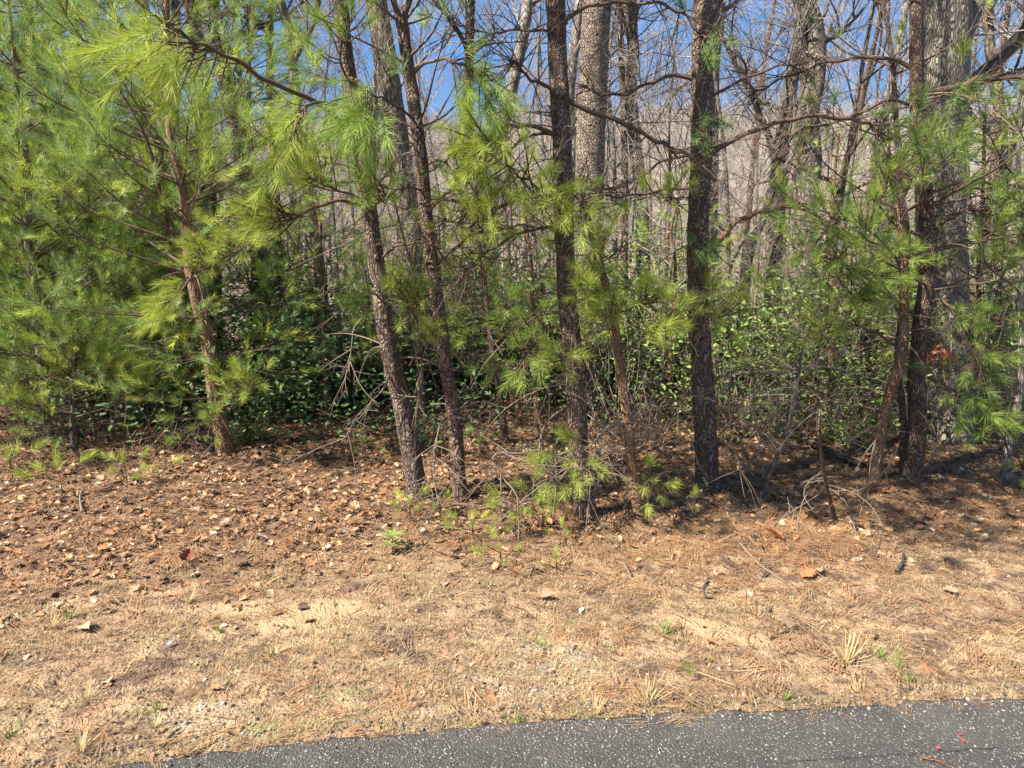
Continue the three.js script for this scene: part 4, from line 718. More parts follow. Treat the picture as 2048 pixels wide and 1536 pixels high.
// slender trees filling the wood behind
{
  const R = rng(71), kinds = [];
  for (let k = 0; k < 10; k++) kinds.push(grow(500 + k * 7, { h: 5.5 + (k % 5) * 1.3, r: 0.03 + 0.012 * (k % 4), lean: 0.05 + 0.12 * R(), first: 0.12 + 0.03 * (k % 4), limbs: 8 + (k % 3) * 3, dens: 0.8 }));
  const tones = [['pale grey', M.greyBark, M.pinkTwig], ['grey-brown', M.brownBark, M.greyTwig], ['brown', M.pineBark, M.greyTwig]];
  const LAND = [['left edge', -1e9], ['orange-barked pine', 395], ['leaning pine', 755], ['forked pine', 870], ['reddish pine', 1135], ['thick dark pine', 1400], ['wavy oak', 1615], ['broad oak', 1890], ['right edge', 1e9]];
  const spots = [];
  for (let k = 0; k < 72; k++) {
    const z = -(7.2 + 26 * Math.pow((k + R()) / 72, 1.5)), x = (R() * 2 - 1) * (-z * 0.76 + 0.3);
    spots.push({ x, z, tone: Math.min(2, Math.floor(R() * 3)), kind: k % 10, s: 0.8 + 0.5 * R(), turn: R() * 6.28 });
  }
  const near = (z) => (z > -13 ? 'near' : z > -21 ? 'mid' : 'far');
  const buckets = new Map();
  for (const s of spots) {
    const sx = screenX(V(s.x, 1.5, s.z)); let g = 0; while (LAND[g + 1][1] < sx) g++;
    s.sx = sx; s.key = `${g}|${s.tone}|${near(s.z)}`; if (!buckets.has(s.key)) buckets.set(s.key, []); buckets.get(s.key).push(s);
  }
  const ORD = ['first', 'second', 'third', 'fourth', 'fifth', 'sixth', 'seventh', 'eighth', 'ninth', 'tenth'];
  const protos = new Map();
  for (const [key, list] of buckets) {
    const [g, tn, nf] = key.split('|'); list.sort((a, b) => a.sx - b.sx);
    list.forEach((s, i) => {
      const size = nf === 'near' ? 'slender' : nf === 'mid' ? 'thin' : 'distant', which = list.length > 1 ? `, ${ORD[i]} from left` : '';
      const label = `${size} ${tones[tn][0]} tree${which} between ${LAND[g][0]} and ${LAND[+g + 1][0]}`;
      const pk = s.kind + '|' + tn; let o;
      if (protos.has(pk)) { o = protos.get(pk).clone(); o.name = numbered('slender_tree'); scene.add(o); tag(o, label, 'bare tree', 'slender bare trees of the wood'); }
      else { o = bareTree('slender_tree', label, kinds[s.kind], tones[tn][1], tones[tn][2], V(0, 0, 0), 'slender bare trees of the wood'); protos.set(pk, o); }
      o.position.set(s.x, hill(s.x, s.z), s.z); o.rotation.y = s.turn; o.scale.setScalar(s.s);
    });
  }
  // the wood on the slope opposite, one grey mass
  const far = [0, 1, 2, 3].map((k) => { const g = grow(900 + k, { h: 9, r: 0.09, lean: 0.06, first: 0.2, limbs: 13, levels: 2, twig: 0.014, dens: 0.9 }); const s = new Shape(); s.add(g.wood, new THREE.Matrix4()); s.add(g.twigs, new THREE.Matrix4()); return s.geo(); });
  const lists = far.map(() => []), R2 = rng(72);
  for (let k = 0; k < 4400; k++) {
    const z = -(32 + 235 * Math.pow(R2(), 1.15)), x = (R2() * 2 - 1) * (-z * 0.85 + 8), c = 0.75 + 0.5 * R2(), w = R2();
    lists[k % 4].push([new THREE.Matrix4().compose(V(x, hill(x, z) - 0.1, z), new THREE.Quaternion().setFromAxisAngle(UP, R2() * 6.28), V(1, 1, 1).multiplyScalar((0.75 + 0.6 * R2()) * lerp(0.5, 1.1, smooth(30, 130, -z)))), w < 0.55 ? rgb(0.46 * c, 0.395 * c, 0.335 * c) : w < 0.9 ? rgb(0.36 * c, 0.315 * c, 0.26 * c) : rgb(0.55 * c, 0.51 * c, 0.45 * c)]);
  }
  lists.forEach((l, i) => instances('distant_wood', far[i], new THREE.MeshStandardMaterial({ roughness: 0.95 }), l, scene));
}

// whip-thin saplings standing close behind the pines
{
  const R = rng(74), G = [0, 1, 2, 3].map((k) => grow(700 + k, { h: 2.6 + 0.3 * k, r: 0.011 + 0.002 * k, lean: 0.16, first: 0.1, limbs: 13, levels: 2, spread: 1.1, twig: 0.0022, dens: 0.9 }));
  const P = [[250, 800, 'between the two green pines at left'], [520, 815, 'just right of the orange-barked pine'], [600, 830, 'midway from the orange-barked pine to the leaning pine'], [660, 800, 'left of the crooked slim trunk'], [710, 835, 'close left of the leaning pine'], [800, 815, 'behind the leaning pine'], [850, 845, 'in the narrow gap of the leaning and forked pines'], [945, 850, 'close right of the forked pine'], [1060, 830, 'midway from the slim young pine to the reddish pine'], [1100, 850, 'close left of the reddish pine'], [1205, 840, 'in the gap of the reddish pine and the thin knobbly pine'], [1320, 845, 'right of the thin knobbly pine'], [1360, 825, 'close left of the thick dark pine'], [1455, 850, 'close right of the thick dark pine'], [1500, 815, 'behind the leaning grey stem'], [1585, 835, 'in front of the wavy oak'], [1700, 850, 'left of the bent sapling'], [1735, 815, 'behind the bent sapling'], [1900, 850, 'in front of the broad oak'], [1950, 830, 'right of the broad oak'], [1985, 855, 'nearest the right edge']];
  P.forEach(([x, y, where], i) => {
    const q = ground(x, y), label = `whip-thin bare brown sapling ${where}`;
    const o = thing('bare_sapling', label, 'sapling', V(q.x, 0, q.z), 'whip-thin bare saplings'), g = G[i % 4];
    mesh('trunk', g.wood, M.brownBark, o); mesh('twigs', g.twigs, i % 2 ? M.greyTwig : M.brownTwig, o).userData.kind = 'stuff';
    o.rotation.y = i * 2.1; o.scale.setScalar(0.7 + 0.4 * R());
  });
}

// ------------------------------------------------------------------ evergreen shrubs and tangled brush
function leafShape(s, p, d, n, len, wid, fold) {
  const side = V(0, 0, 0).crossVectors(d, n).normalize(), b = (t, w, k) => p.clone().addScaledVector(d, len * t).addScaledVector(side, wid * w).addScaledVector(n, k);
  const a0 = s.vert(b(0, 0, 0), n, 0, 0), m = s.vert(b(0.5, 0, 0), n, 0.5, 0.5), tip = s.vert(b(1, 0, -0.12 * len), n, 1, 0.5);
  const l1 = s.vert(b(0.3, -0.46, fold * wid), n, 0.3, 0), l2 = s.vert(b(0.65, -0.44, fold * wid - 0.03 * len), n, 0.7, 0), r1 = s.vert(b(0.3, 0.46, fold * wid), n, 0.3, 1), r2 = s.vert(b(0.65, 0.44, fold * wid - 0.03 * len), n, 0.7, 1);
  s.tri(a0, m, l1); s.tri(l1, m, l2); s.tri(l2, m, tip); s.tri(a0, r1, m); s.tri(r1, r2, m); s.tri(r2, tip, m);
}
function shrub(seed, { h = 1.4, w = 0.8, stems = 9, leaves = 420, len = 0.055, wid = 0.026, whorl = false } = {}) {
  const R = rng(seed), st = new Shape(), lf = new Shape(), tips = [];
  for (let k = 0; k < stems; k++) {
    const a = R() * 6.283, o = w * (0.25 + 0.75 * R()), hh = h * (0.5 + 0.55 * R()), b = V(Math.cos(a) * 0.12, -0.04, Math.sin(a) * 0.12), e = V(Math.cos(a) * o, hh, Math.sin(a) * o);
    const c = curve([b, b.clone().lerp(e, 0.4).add(V((R() - 0.5) * 0.2, hh * 0.12, (R() - 0.5) * 0.2)), e], 12);
    st.sweep(c, taper(13, 0.009, 0.003), 5); tips.push(c);
    for (let j = 0; j < 10; j++) { const i = 2 + Math.floor(R() * 8), d = randDir(R).add(V(0, 0.5, 0)).normalize(), L = 0.15 + 0.35 * R(), c2 = curve([c[i], c[i].clone().addScaledVector(d, L * 0.5), c[i].clone().addScaledVector(d, L).add(V((R() - 0.5) * 0.1, -0.04, (R() - 0.5) * 0.1))], 6); st.sweep(c2, taper(7, 0.0045, 0.0015), 4); tips.push(c2); }
  }
  for (let k = 0; k < leaves; k++) {
    const c = tips[Math.floor(R() * tips.length)], t = c.length > 8 ? 0.35 + 0.65 * R() : (whorl ? 0.8 + 0.2 * R() : 0.15 + 0.85 * R()), i = Math.min(c.length - 1, Math.floor(t * c.length)), p = c[i];
    const d = randDir(R); d.y = d.y * 0.4 + (whorl ? -0.1 : 0.1); d.normalize();
    const n = V(0, 0, 0).crossVectors(d, V(0, 0, 0).crossVectors(UP, d)).normalize().add(randDir(R).multiplyScalar(0.45)).normalize(); n.addScaledVector(d, -n.dot(d)).normalize(); if (n.y < 0) n.negate();
    leafShape(lf, p.clone().addScaledVector(d, 0.006), d, n, len * (0.6 + 0.7 * R()), wid * (0.7 + 0.6 * R()), 0.12 + 0.2 * R());
  }
  return { stems: st.geo(), leaves: lf.geo(true) };
}
{
  const S = [0, 1, 2, 3, 4].map((k) => shrub(600 + k, { h: 1.15 + 0.15 * k, w: 0.85, leaves: 2300, stems: 13, len: 0.066, wid: 0.032 }));
  const low = [0, 1].map((k) => shrub(620 + k, { h: 0.5, w: 0.5, stems: 7, leaves: 620, len: 0.06, wid: 0.03 }));
  const rho = shrub(640, { h: 0.85, w: 0.55, stems: 10, leaves: 520, len: 0.13, wid: 0.048, whorl: true });
  // px, py of the foot, height scale, kind, material, label
  const list = [
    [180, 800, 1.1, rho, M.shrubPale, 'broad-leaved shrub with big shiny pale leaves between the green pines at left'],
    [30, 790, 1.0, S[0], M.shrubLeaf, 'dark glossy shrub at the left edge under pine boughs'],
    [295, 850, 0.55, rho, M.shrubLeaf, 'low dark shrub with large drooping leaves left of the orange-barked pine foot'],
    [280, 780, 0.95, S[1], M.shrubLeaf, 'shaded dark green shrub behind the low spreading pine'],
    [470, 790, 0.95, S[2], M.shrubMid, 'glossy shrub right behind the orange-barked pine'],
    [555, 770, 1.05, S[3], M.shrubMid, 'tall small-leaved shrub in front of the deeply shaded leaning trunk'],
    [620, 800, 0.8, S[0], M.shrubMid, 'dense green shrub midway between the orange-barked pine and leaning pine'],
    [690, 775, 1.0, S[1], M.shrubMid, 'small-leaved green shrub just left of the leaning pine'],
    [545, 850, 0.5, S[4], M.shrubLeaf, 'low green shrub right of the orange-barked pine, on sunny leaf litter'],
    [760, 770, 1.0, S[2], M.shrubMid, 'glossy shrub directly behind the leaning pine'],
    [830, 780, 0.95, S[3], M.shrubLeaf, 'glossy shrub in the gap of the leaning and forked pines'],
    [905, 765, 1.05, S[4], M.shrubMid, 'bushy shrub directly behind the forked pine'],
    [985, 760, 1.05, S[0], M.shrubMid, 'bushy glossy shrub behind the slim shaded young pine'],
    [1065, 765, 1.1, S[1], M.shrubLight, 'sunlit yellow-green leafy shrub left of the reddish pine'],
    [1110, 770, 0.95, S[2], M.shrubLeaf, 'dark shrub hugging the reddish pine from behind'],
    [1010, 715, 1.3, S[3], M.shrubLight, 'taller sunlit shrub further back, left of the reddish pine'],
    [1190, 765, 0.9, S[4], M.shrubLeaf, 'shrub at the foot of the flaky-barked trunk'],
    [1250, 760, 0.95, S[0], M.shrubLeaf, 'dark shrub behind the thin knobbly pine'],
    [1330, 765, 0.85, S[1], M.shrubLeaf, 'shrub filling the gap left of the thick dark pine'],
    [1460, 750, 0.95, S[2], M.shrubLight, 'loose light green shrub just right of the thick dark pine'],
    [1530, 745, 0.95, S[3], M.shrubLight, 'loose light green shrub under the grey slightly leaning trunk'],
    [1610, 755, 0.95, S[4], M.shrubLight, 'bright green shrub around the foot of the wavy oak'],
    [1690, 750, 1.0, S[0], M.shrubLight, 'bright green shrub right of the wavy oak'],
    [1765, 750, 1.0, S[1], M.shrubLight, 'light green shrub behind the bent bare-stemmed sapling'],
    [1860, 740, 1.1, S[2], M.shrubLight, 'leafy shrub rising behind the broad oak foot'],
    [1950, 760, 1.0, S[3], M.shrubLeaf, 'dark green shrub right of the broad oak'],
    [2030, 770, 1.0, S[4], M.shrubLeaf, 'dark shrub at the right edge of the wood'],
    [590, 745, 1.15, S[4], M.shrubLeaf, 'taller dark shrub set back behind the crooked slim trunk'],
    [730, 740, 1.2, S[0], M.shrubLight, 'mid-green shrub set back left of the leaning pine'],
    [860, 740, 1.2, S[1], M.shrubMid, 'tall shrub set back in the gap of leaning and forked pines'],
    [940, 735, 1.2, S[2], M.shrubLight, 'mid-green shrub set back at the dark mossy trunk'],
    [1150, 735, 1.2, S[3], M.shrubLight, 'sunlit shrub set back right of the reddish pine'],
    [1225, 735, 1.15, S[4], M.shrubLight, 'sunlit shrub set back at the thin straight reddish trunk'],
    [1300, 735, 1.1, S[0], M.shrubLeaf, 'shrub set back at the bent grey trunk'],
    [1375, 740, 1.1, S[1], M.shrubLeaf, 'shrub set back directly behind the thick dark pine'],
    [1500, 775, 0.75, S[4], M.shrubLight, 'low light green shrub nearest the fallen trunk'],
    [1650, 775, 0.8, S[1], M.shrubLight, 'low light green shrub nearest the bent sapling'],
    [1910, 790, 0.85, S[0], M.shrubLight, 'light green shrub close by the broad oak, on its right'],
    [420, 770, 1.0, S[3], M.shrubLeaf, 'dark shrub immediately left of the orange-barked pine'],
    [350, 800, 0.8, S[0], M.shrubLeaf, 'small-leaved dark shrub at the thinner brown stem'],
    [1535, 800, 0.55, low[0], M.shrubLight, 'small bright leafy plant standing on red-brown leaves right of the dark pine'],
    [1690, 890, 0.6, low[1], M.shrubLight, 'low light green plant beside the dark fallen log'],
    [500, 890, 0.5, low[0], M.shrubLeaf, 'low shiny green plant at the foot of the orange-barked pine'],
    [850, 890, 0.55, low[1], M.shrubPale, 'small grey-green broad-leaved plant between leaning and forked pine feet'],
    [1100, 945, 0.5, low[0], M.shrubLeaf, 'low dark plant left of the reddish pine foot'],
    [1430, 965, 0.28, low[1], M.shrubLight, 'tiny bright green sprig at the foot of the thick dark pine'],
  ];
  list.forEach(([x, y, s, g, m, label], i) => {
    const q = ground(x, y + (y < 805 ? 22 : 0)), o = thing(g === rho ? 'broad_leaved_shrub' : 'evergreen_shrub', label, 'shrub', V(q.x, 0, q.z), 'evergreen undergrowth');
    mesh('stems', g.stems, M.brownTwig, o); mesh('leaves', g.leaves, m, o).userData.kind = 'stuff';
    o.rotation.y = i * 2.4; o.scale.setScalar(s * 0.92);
  });
  // leafless brush, vines and briars: one tangle
  const vine = (seed, n, L, h) => { const R = rng(seed), s = new Shape(); for (let k = 0; k < n; k++) { const a = R() * 6.283, b = V((R() - 0.5) * 0.3, 0, (R() - 0.5) * 0.3), hh = h * (0.3 + 0.8 * R()), o = L * (0.3 + 0.7 * R()); const c = curve([b, b.clone().add(V(Math.cos(a) * o * 0.3, hh * 0.6, Math.sin(a) * o * 0.45)), b.clone().add(V(Math.cos(a + 0.4) * o * 0.7, hh, Math.sin(a + 0.4) * o * 0.7)), b.clone().add(V(Math.cos(a + 0.7) * o, hh * (0.3 + 0.6 * R()), Math.sin(a + 0.7) * o))], 9); s.sweep(c, taper(10, 0.0035 + 0.003 * R(), 0.0012), 3); for (let j = 0; j < 4; j++) { const i = 2 + Math.floor(R() * 7), d = randDir(R), l = 0.1 + 0.25 * R(); s.sweep([c[i], c[i].clone().addScaledVector(d, l * 0.5).add(V(0, 0.03, 0)), c[i].clone().addScaledVector(d, l)], [0.0025, 0.002, 0.001], 3); } } return s.geo(); };
  const vk = [vine(1, 8, 0.9, 1.2), vine(2, 9, 0.7, 0.8), vine(3, 7, 1.1, 1.6), vine(4, 7, 0.5, 0.35)], lists = vk.map(() => []), R = rng(73);
  for (let k = 0; k < 1300; k++) {
    const z = -(5.6 + 11 * Math.pow(R(), 1.2)), x = (R() * 2 - 1) * (-z * 0.78 + 0.5), right = smooth(-0.5, 2.5, x / -z * 6);
    if (R() > 0.16 + 0.6 * right) continue;
    if (z > -7.2 && R() < 0.75 - 0.4 * right) continue;
    const c = 0.7 + 0.6 * R(), w = R();
    lists[k % 3].push([new THREE.Matrix4().compose(V(x, 0, z), new THREE.Quaternion().setFromEuler(new THREE.Euler((R() - 0.5) * 0.9, R() * 6.28, (R() - 0.5) * 0.9)), V(1, 1, 1).multiplyScalar(0.5 + 0.55 * R())), w < 0.5 ? rgb(0.3 * c, 0.23 * c, 0.17 * c) : w < 0.8 ? rgb(0.22 * c, 0.16 * c, 0.12 * c) : rgb(0.42 * c, 0.35 * c, 0.27 * c)]);
  }
  for (let k = 0; k < 150; k++) {
    const z = -(4.3 + 4.4 * R()), x = (R() * 2 - 1) * (-z * 0.76), c = 0.7 + 0.6 * R();
    if ((z > -5.4 && R() < 0.65) || (x > -2.1 && x < -0.5)) continue;
    lists[3].push([new THREE.Matrix4().compose(V(x, 0, z), new THREE.Quaternion().setFromEuler(new THREE.Euler((R() - 0.5) * 0.8, R() * 6.28, (R() - 0.5) * 0.8)), V(1, 1, 1).multiplyScalar(0.5 + 0.7 * R())), rgb(0.27 * c, 0.2 * c, 0.15 * c)]);
  }
  lists.forEach((l, i) => instances('brush_tangle', vk[i], new THREE.MeshStandardMaterial({ roughness: 0.9 }), l, scene));
  // small leaves of climbing plants that lie through the tangle
  const lg = new Shape(); { const Rl = rng(3); for (let k = 0; k < 26; k++) { const p = V((Rl() - 0.5) * 0.5, Rl() * 0.5, (Rl() - 0.5) * 0.5), d = randDir(Rl); d.y *= 0.4; d.normalize(); const n = V(0, 1, 0).add(randDir(Rl).multiplyScalar(0.7)); n.addScaledVector(d, -n.dot(d)).normalize(); leafShape(lg, p, d, n, 0.04 + 0.025 * Rl(), 0.016 + 0.014 * Rl(), 0.2); } }
  const ll = [], lgeo = lg.geo(true);
  for (let k = 0; k < 3600; k++) { const z = -(5.0 + 5.5 * R()), x = (R() * 2 - 1) * (-z * 0.78), y = 0.05 + 1.4 * Math.pow(R(), 1.15) * smooth(4.4, 6.6, -z); const c = 0.6 + 0.7 * R(), g = smooth(-0.1, 0.25, x / -z); if (R() < 0.25 + 0.5 * smooth(6, 5, -z) || fbm(x * 1.1, y * 1.3, z * 1.1 + 7, 2) < -0.08) continue; ll.push([new THREE.Matrix4().compose(V(x, y, z), new THREE.Quaternion().setFromAxisAngle(UP, R() * 6.28), V(1, 1, 1).multiplyScalar(0.7 + 0.6 * R())), rgb(lerp(0.1, 0.24, g) * c, lerp(0.19, 0.35, g) * c, lerp(0.05, 0.07, g) * c)]); }
  instances('climbing_leaves', lgeo, new THREE.MeshPhysicalMaterial({ roughness: 0.75, transmission: 0.2, thickness: 0, side: THREE.DoubleSide }), ll, scene);
}

// ------------------------------------------------------------------ small things on the ground
// seedling pines at the edge of the litter: [px, py, size, tufts, bright, label]
{
  const R = rng(81);
  for (const [x, y, s, n, bright, label] of [
    [1000, 1140, 0.8, 6, 1, 'knee-low pine seedling of olive needles, alone on the dry grass below the reddish pine'],
    [1112, 1150, 0.6, 3, 1, 'tiny pine seedling with one green tuft, nearest the yard below the reddish pine'],
    [1130, 1100, 0.7, 3, 1, 'small pale pine seedling just above the tiny single-tufted one'],
    [880, 1040, 0.8, 6, 1, 'yellow-green pine seedling at the foot of the forked pine'],
    [820, 1050, 0.85, 7, 1, 'yellow-green pine seedling at the foot of the leaning pine'],
    [945, 1085, 0.85, 6, 1, 'low spreading pine seedling between the forked and reddish pines'],
    [1030, 1070, 0.8, 5, 1, 'pine seedling of thin yellowish needles left of the reddish pine foot'],
    [1085, 1060, 0.8, 4, 0, 'darker green pine seedling close left of the reddish pine foot'],
    [1387, 1035, 0.9, 4, 1, 'fresh green pine seedling in front of the thick dark pine foot'],
    [125, 1000, 1.3, 4, 1, 'bright yellow-green pine seedling on the leaf litter at far left'],
    [25, 960, 1.3, 5, 1, 'pale pine seedling cut by the left edge of the picture'],
    [255, 985, 1.25, 5, 1, 'spreading yellow-green pine seedling on leaves left of the orange-barked pine'],
    [320, 985, 1.1, 4, 1, 'second spreading seedling touching the first, nearer the orange-barked pine'],
    [730, 910, 0.8, 4, 0, 'dark pine seedling in shade left of the leaning pine foot'],
    [1290, 1000, 0.8, 4, 1, 'pine seedling right of the thin knobbly pine foot'],
    [960, 905, 0.85, 4, 1, 'lit pine seedling on red leaves between forked and reddish pines'],
  ]) {
    const q = ground(x, y), o = thing('pine_seedling', label, 'seedling', V(q.x, relief(q.x, q.z), q.z), 'pine seedlings at the wood edge');
    const st = new Shape(), h = 0.13 * s, tufts = [];
    st.sweep([V(0, -0.02, 0), V(0.005, h * 0.5, 0), V(0, h, 0)], [0.0045, 0.0035, 0.002], 5);
    for (let k = 0; k < n; k++) { const a = k / n * 6.28 + R(), d = k === 0 ? V(0, 1, 0.1) : V(Math.cos(a), 0.35 + 0.4 * R(), Math.sin(a)).normalize(), b = V(0, h * (0.3 + 0.6 * R()), 0), e = b.clone().addScaledVector(d, k ? 0.09 * s : 0.03); st.sweep([b, e, e.clone().addScaledVector(d, 0.05)], [0.003, 0.0025, 0.0015], 4); tufts.push([e, d]); }
    mesh('stem', st.geo(), M.twig, o);
    tufts.forEach(([e, d], k) => { const m = mesh('needle_tuft', LONG[k % 4], bright ? M.needleYellow : M.needle, o); aim(e, d, R() * 6, 0.62 * s * (0.7 + 0.5 * R())).decompose(m.position, m.quaternion, m.scale); });
  }
}
// grass tufts: countable clumps
{
  const mk = (seed, n, h, w) => { const R = rng(seed), s = new Shape(); for (let k = 0; k < n; k++) { const a = R() * 6.283, t = 0.15 + 1.1 * R(), d = V(Math.cos(a) * Math.sin(t), Math.cos(t), Math.sin(a) * Math.sin(t)), side = V(-Math.sin(a), 0, Math.cos(a)); s.blade(V((R() - 0.5) * 0.02, -0.005, (R() - 0.5) * 0.02), d, h * (0.5 + 0.6 * R()), w, V(d.x * 0.03, -0.35 * h * Math.sin(t), d.z * 0.03), side, 3); } return s.geo(); };
  const K = [mk(1, 26, 0.1, 0.004), mk(2, 18, 0.08, 0.006), mk(3, 34, 0.12, 0.003)];
  [
    [160, 1508, 1.0, 0, 'straw', 'tall dry grass tuft at bottom left beside the road end'], [20, 1478, 0.8, 1, 'grass', 'green grass tuft at the bottom left corner'],
    [315, 1422, 0.9, 1, 'grass', 'green weedy grass tuft on bare soil at lower left'], [308, 1455, 0.7, 0, 'straw', 'small straw tuft just below the green weedy tuft'],
    [905, 1466, 0.9, 1, 'straw', 'pale broad-bladed grass tuft on the road edge'], [1037, 1443, 0.8, 1, 'grass', 'bright green grass tuft on the road edge'],
    [1295, 1408, 1.2, 2, 'straw', 'wide clump of pale straw near the road'], [1190, 1432, 0.9, 2, 'straw', 'loose straw tuft left of the wide pale clump'],
    [1400, 1425, 0.6, 1, 'grass', 'small green tuft at the road edge right of the wide straw clump'], [1573, 1402, 0.7, 1, 'grass', 'small yellow-green tuft near the asphalt at right'],
    [1800, 1335, 0.9, 0, 'grass', 'green grass sprigs in the yard at right'], [1822, 1362, 0.7, 1, 'grass', 'lower green sprig right beside the road verge'],
    [1690, 1330, 1.5, 2, 'straw', 'fan of long pale straw lying in the yard at right'], [1760, 1318, 0.6, 0, 'grass', 'thin green tuft above the fan of pale straw'],
    [1330, 1268, 0.9, 0, 'grass', 'upright thin green sprig in the middle of the yard'], [740, 1208, 0.7, 1, 'straw', 'little straw tuft right of the sandy patch'],
    [380, 1205, 1.1, 1, 'straw', 'pale broad straw blades left of the sandy patch'], [545, 1308, 1.0, 1, 'straw', 'straw weed with pale blades below the sandy patch'],
    [440, 1265, 0.7, 1, 'grass', 'small green weed left under the sandy patch'], [215, 1275, 0.8, 0, 'straw', 'orange-brown dry tuft at left of the yard'],
    [105, 1258, 0.8, 0, 'straw', 'dry grass tuft at far left of the yard'], [175, 1400, 0.9, 2, 'straw', 'bushy dry tuft left of the green weedy tuft'],
    [690, 1275, 0.6, 1, 'grass', 'faint green weed in the centre left of the yard'], [1080, 1285, 0.7, 1, 'grass', 'low green rosette above the grey gravelly patch'],
    [1700, 1290, 0.5, 1, 'grass', 'tiny green sprig in straw at right'], [1420, 1320, 0.6, 1, 'grass', 'green tuft beside an orange leaf in the yard'],
    [140, 1240, 0.9, 0, 'grass', 'dull green tuft near the litter at left'], [495, 1100, 0.9, 2, 'straw', 'dry tuft in the leaves beside the standing brown leaf'],
  ].forEach(([x, y, s, k, m, label], i) => { const q = ground(x, y), o = place('grass_tuft', K[k], M[m], label, 'grass', V(q.x, relief(q.x, q.z), q.z), 'grass tufts in the yard'); o.rotation.y = i * 1.9; o.scale.setScalar(s); });
}
{ // a small broad-leaved seedling in the sun
  const q = ground(785, 1105), o = thing('leafy_seedling', 'small bright green broad-leaved seedling on the litter in front of the leaning pine', 'seedling', V(q.x, relief(q.x, q.z), q.z)), R = rng(83);
  mesh('stem', new Shape().sweep(curve([V(0, -0.02, 0), V(0.004, 0.05, 0), V(0, 0.11, 0)], 6), taper(7, 0.004, 0.002), 5).geo(), M.brownTwig, o);
  for (let k = 0; k < 15; k++) { const s = new Shape(), a = k * 2.4, t = k < 8 ? 0.1 : 0.05, d = V(Math.cos(a), 0.25 + 0.2 * R(), Math.sin(a)).normalize(), n = V(0, 1, 0).addScaledVector(d, -d.y).normalize(); leafShape(s, V(0, t, 0), d, n, 0.065 + 0.02 * R(), 0.026, 0.2); mesh('leaf', s.geo(true), M.grass, o); }
}
// sticks and fallen wood
const stick = (name, label, px, w, { lift = 0.012, mat = M.deadTwig, heights, side = 3, category = 'stick', seed = 1, group } = {}) => {
  const R = rng(seed * 31), pts = px.map(([x, y], k) => { const h = heights ? heights[k] : 0; let p; if (h > 0) { const foot = ground(px[0][0], px[0][1]); p = at(x, y, -foot.z + (heights.dz ?? 0) * k); } else { p = ground(x, y); p.y = relief(p.x, p.z) + lift; } return p; });
  const base = pts[0].clone(), d = -base.z, c = curve(pts, px.length * 5).map((p) => p.sub(base)), s = new Shape();
  s.sweep(c, taper(c.length, w / FOCAL * d / 2, w / FOCAL * d / 3.4), 7, { rough: 0.16, freq: 14, seed, cap: true });
  for (let k = 0; k < side; k++) { const i = Math.floor((0.25 + 0.6 * R()) * c.length), a = R() * 6.28, e = V(Math.cos(a), 0.25 + 0.3 * R(), Math.sin(a)).normalize(), L = 0.05 + 0.14 * R(); s.sweep([c[i], c[i].clone().addScaledVector(e, L * 0.5), c[i].clone().addScaledVector(e, L)], [w / FOCAL * d / 5, 0.0022, 0.0012], 4); }
  return place(name, s.geo(), mat, label, category, base, group);
};
stick('fallen_log', 'dark fallen trunk sloping down through the brush right of the thick dark pine', [[1418, 775], [1480, 822], [1560, 862], [1640, 906], [1725, 948]], 13, { mat: M.darkBark, lift: 0.05, category: 'log', seed: 2, side: 6 });
stick('fallen_log', 'thin pale fallen stem lying between the bent sapling and dark pine', [[1640, 880], [1690, 830], [1730, 790]], 9, { mat: M.greyBark, lift: 0.06, category: 'log', seed: 3 });
stick('stick', 'short pale bare stick on the pine straw in the centre of the verge', [[1247, 1125], [1254, 1142], [1262, 1157]], 7, { seed: 4, side: 0 });
stick('stick', 'long straight pale stick slanting from the litter heap into the grass', [[1468, 1105], [1520, 1140], [1572, 1170]], 6, { seed: 5 });
stick('stick', 'pale broken stick lying level at the litter edge right of centre', [[1435, 1104], [1470, 1100], [1510, 1097]], 8, { seed: 6, side: 1 });
stick('stick', 'curved dark piece of bark standing in the straw at right', [[1792, 1150], [1803, 1135], [1806, 1115]], 9, { seed: 7, mat: M.darkBark, side: 0, lift: 0.02 });
stick('stick', 'dark crooked twig left of the curved bark piece', [[1733, 1105], [1752, 1125], [1762, 1138]], 6, { seed: 8, mat: M.darkBark });
stick('stick', 'dark thin twig lying at the upper left of the right sandy patch', [[1415, 1165], [1405, 1185], [1412, 1200]], 5, { seed: 9, mat: M.brownBark });
stick('stick', 'brown twig pointing up right from a curled leaf in the yard', [[1540, 1285], [1565, 1270], [1592, 1255]], 5, { seed: 10, mat: M.brownBark, side: 1 });
stick('stick', 'brown stick on bare soil near the road at lower left', [[335, 1485], [348, 1472], [362, 1462]], 7, { seed: 11, mat: M.brownBark, side: 0 });
stick('stick', 'thin pale twig lying left of the broad-leaved seedling', [[672, 1076], [705, 1072], [735, 1078]], 6, { seed: 12, side: 1 });
stick('stick', 'pale twig lying in straw to the right of the forked pine foot', [[880, 1062], [915, 1060], [945, 1068]], 6, { seed: 13, side: 1 });
stick('stick', 'orange-brown stick beside the pine cone in the litter', [[1048, 1160], [1080, 1147], [1105, 1138]], 7, { seed: 14, mat: M.orangeBark, side: 0 });
stick('stick', 'pale weathered stick on dark leaves left of the leaning pine', [[640, 985], [670, 972], [700, 968]], 7, { seed: 15 });
stick('stick', 'curving pale twig on the litter below the spreading seedlings at left', [[165, 1030], [162, 1000], [180, 975]], 5, { seed: 16, lift: 0.03 });
stick('stick', 'long thin twig in the shade at the right, near the pine boughs', [[1880, 1095], [1920, 1085], [1955, 1080]], 4, { seed: 17 });
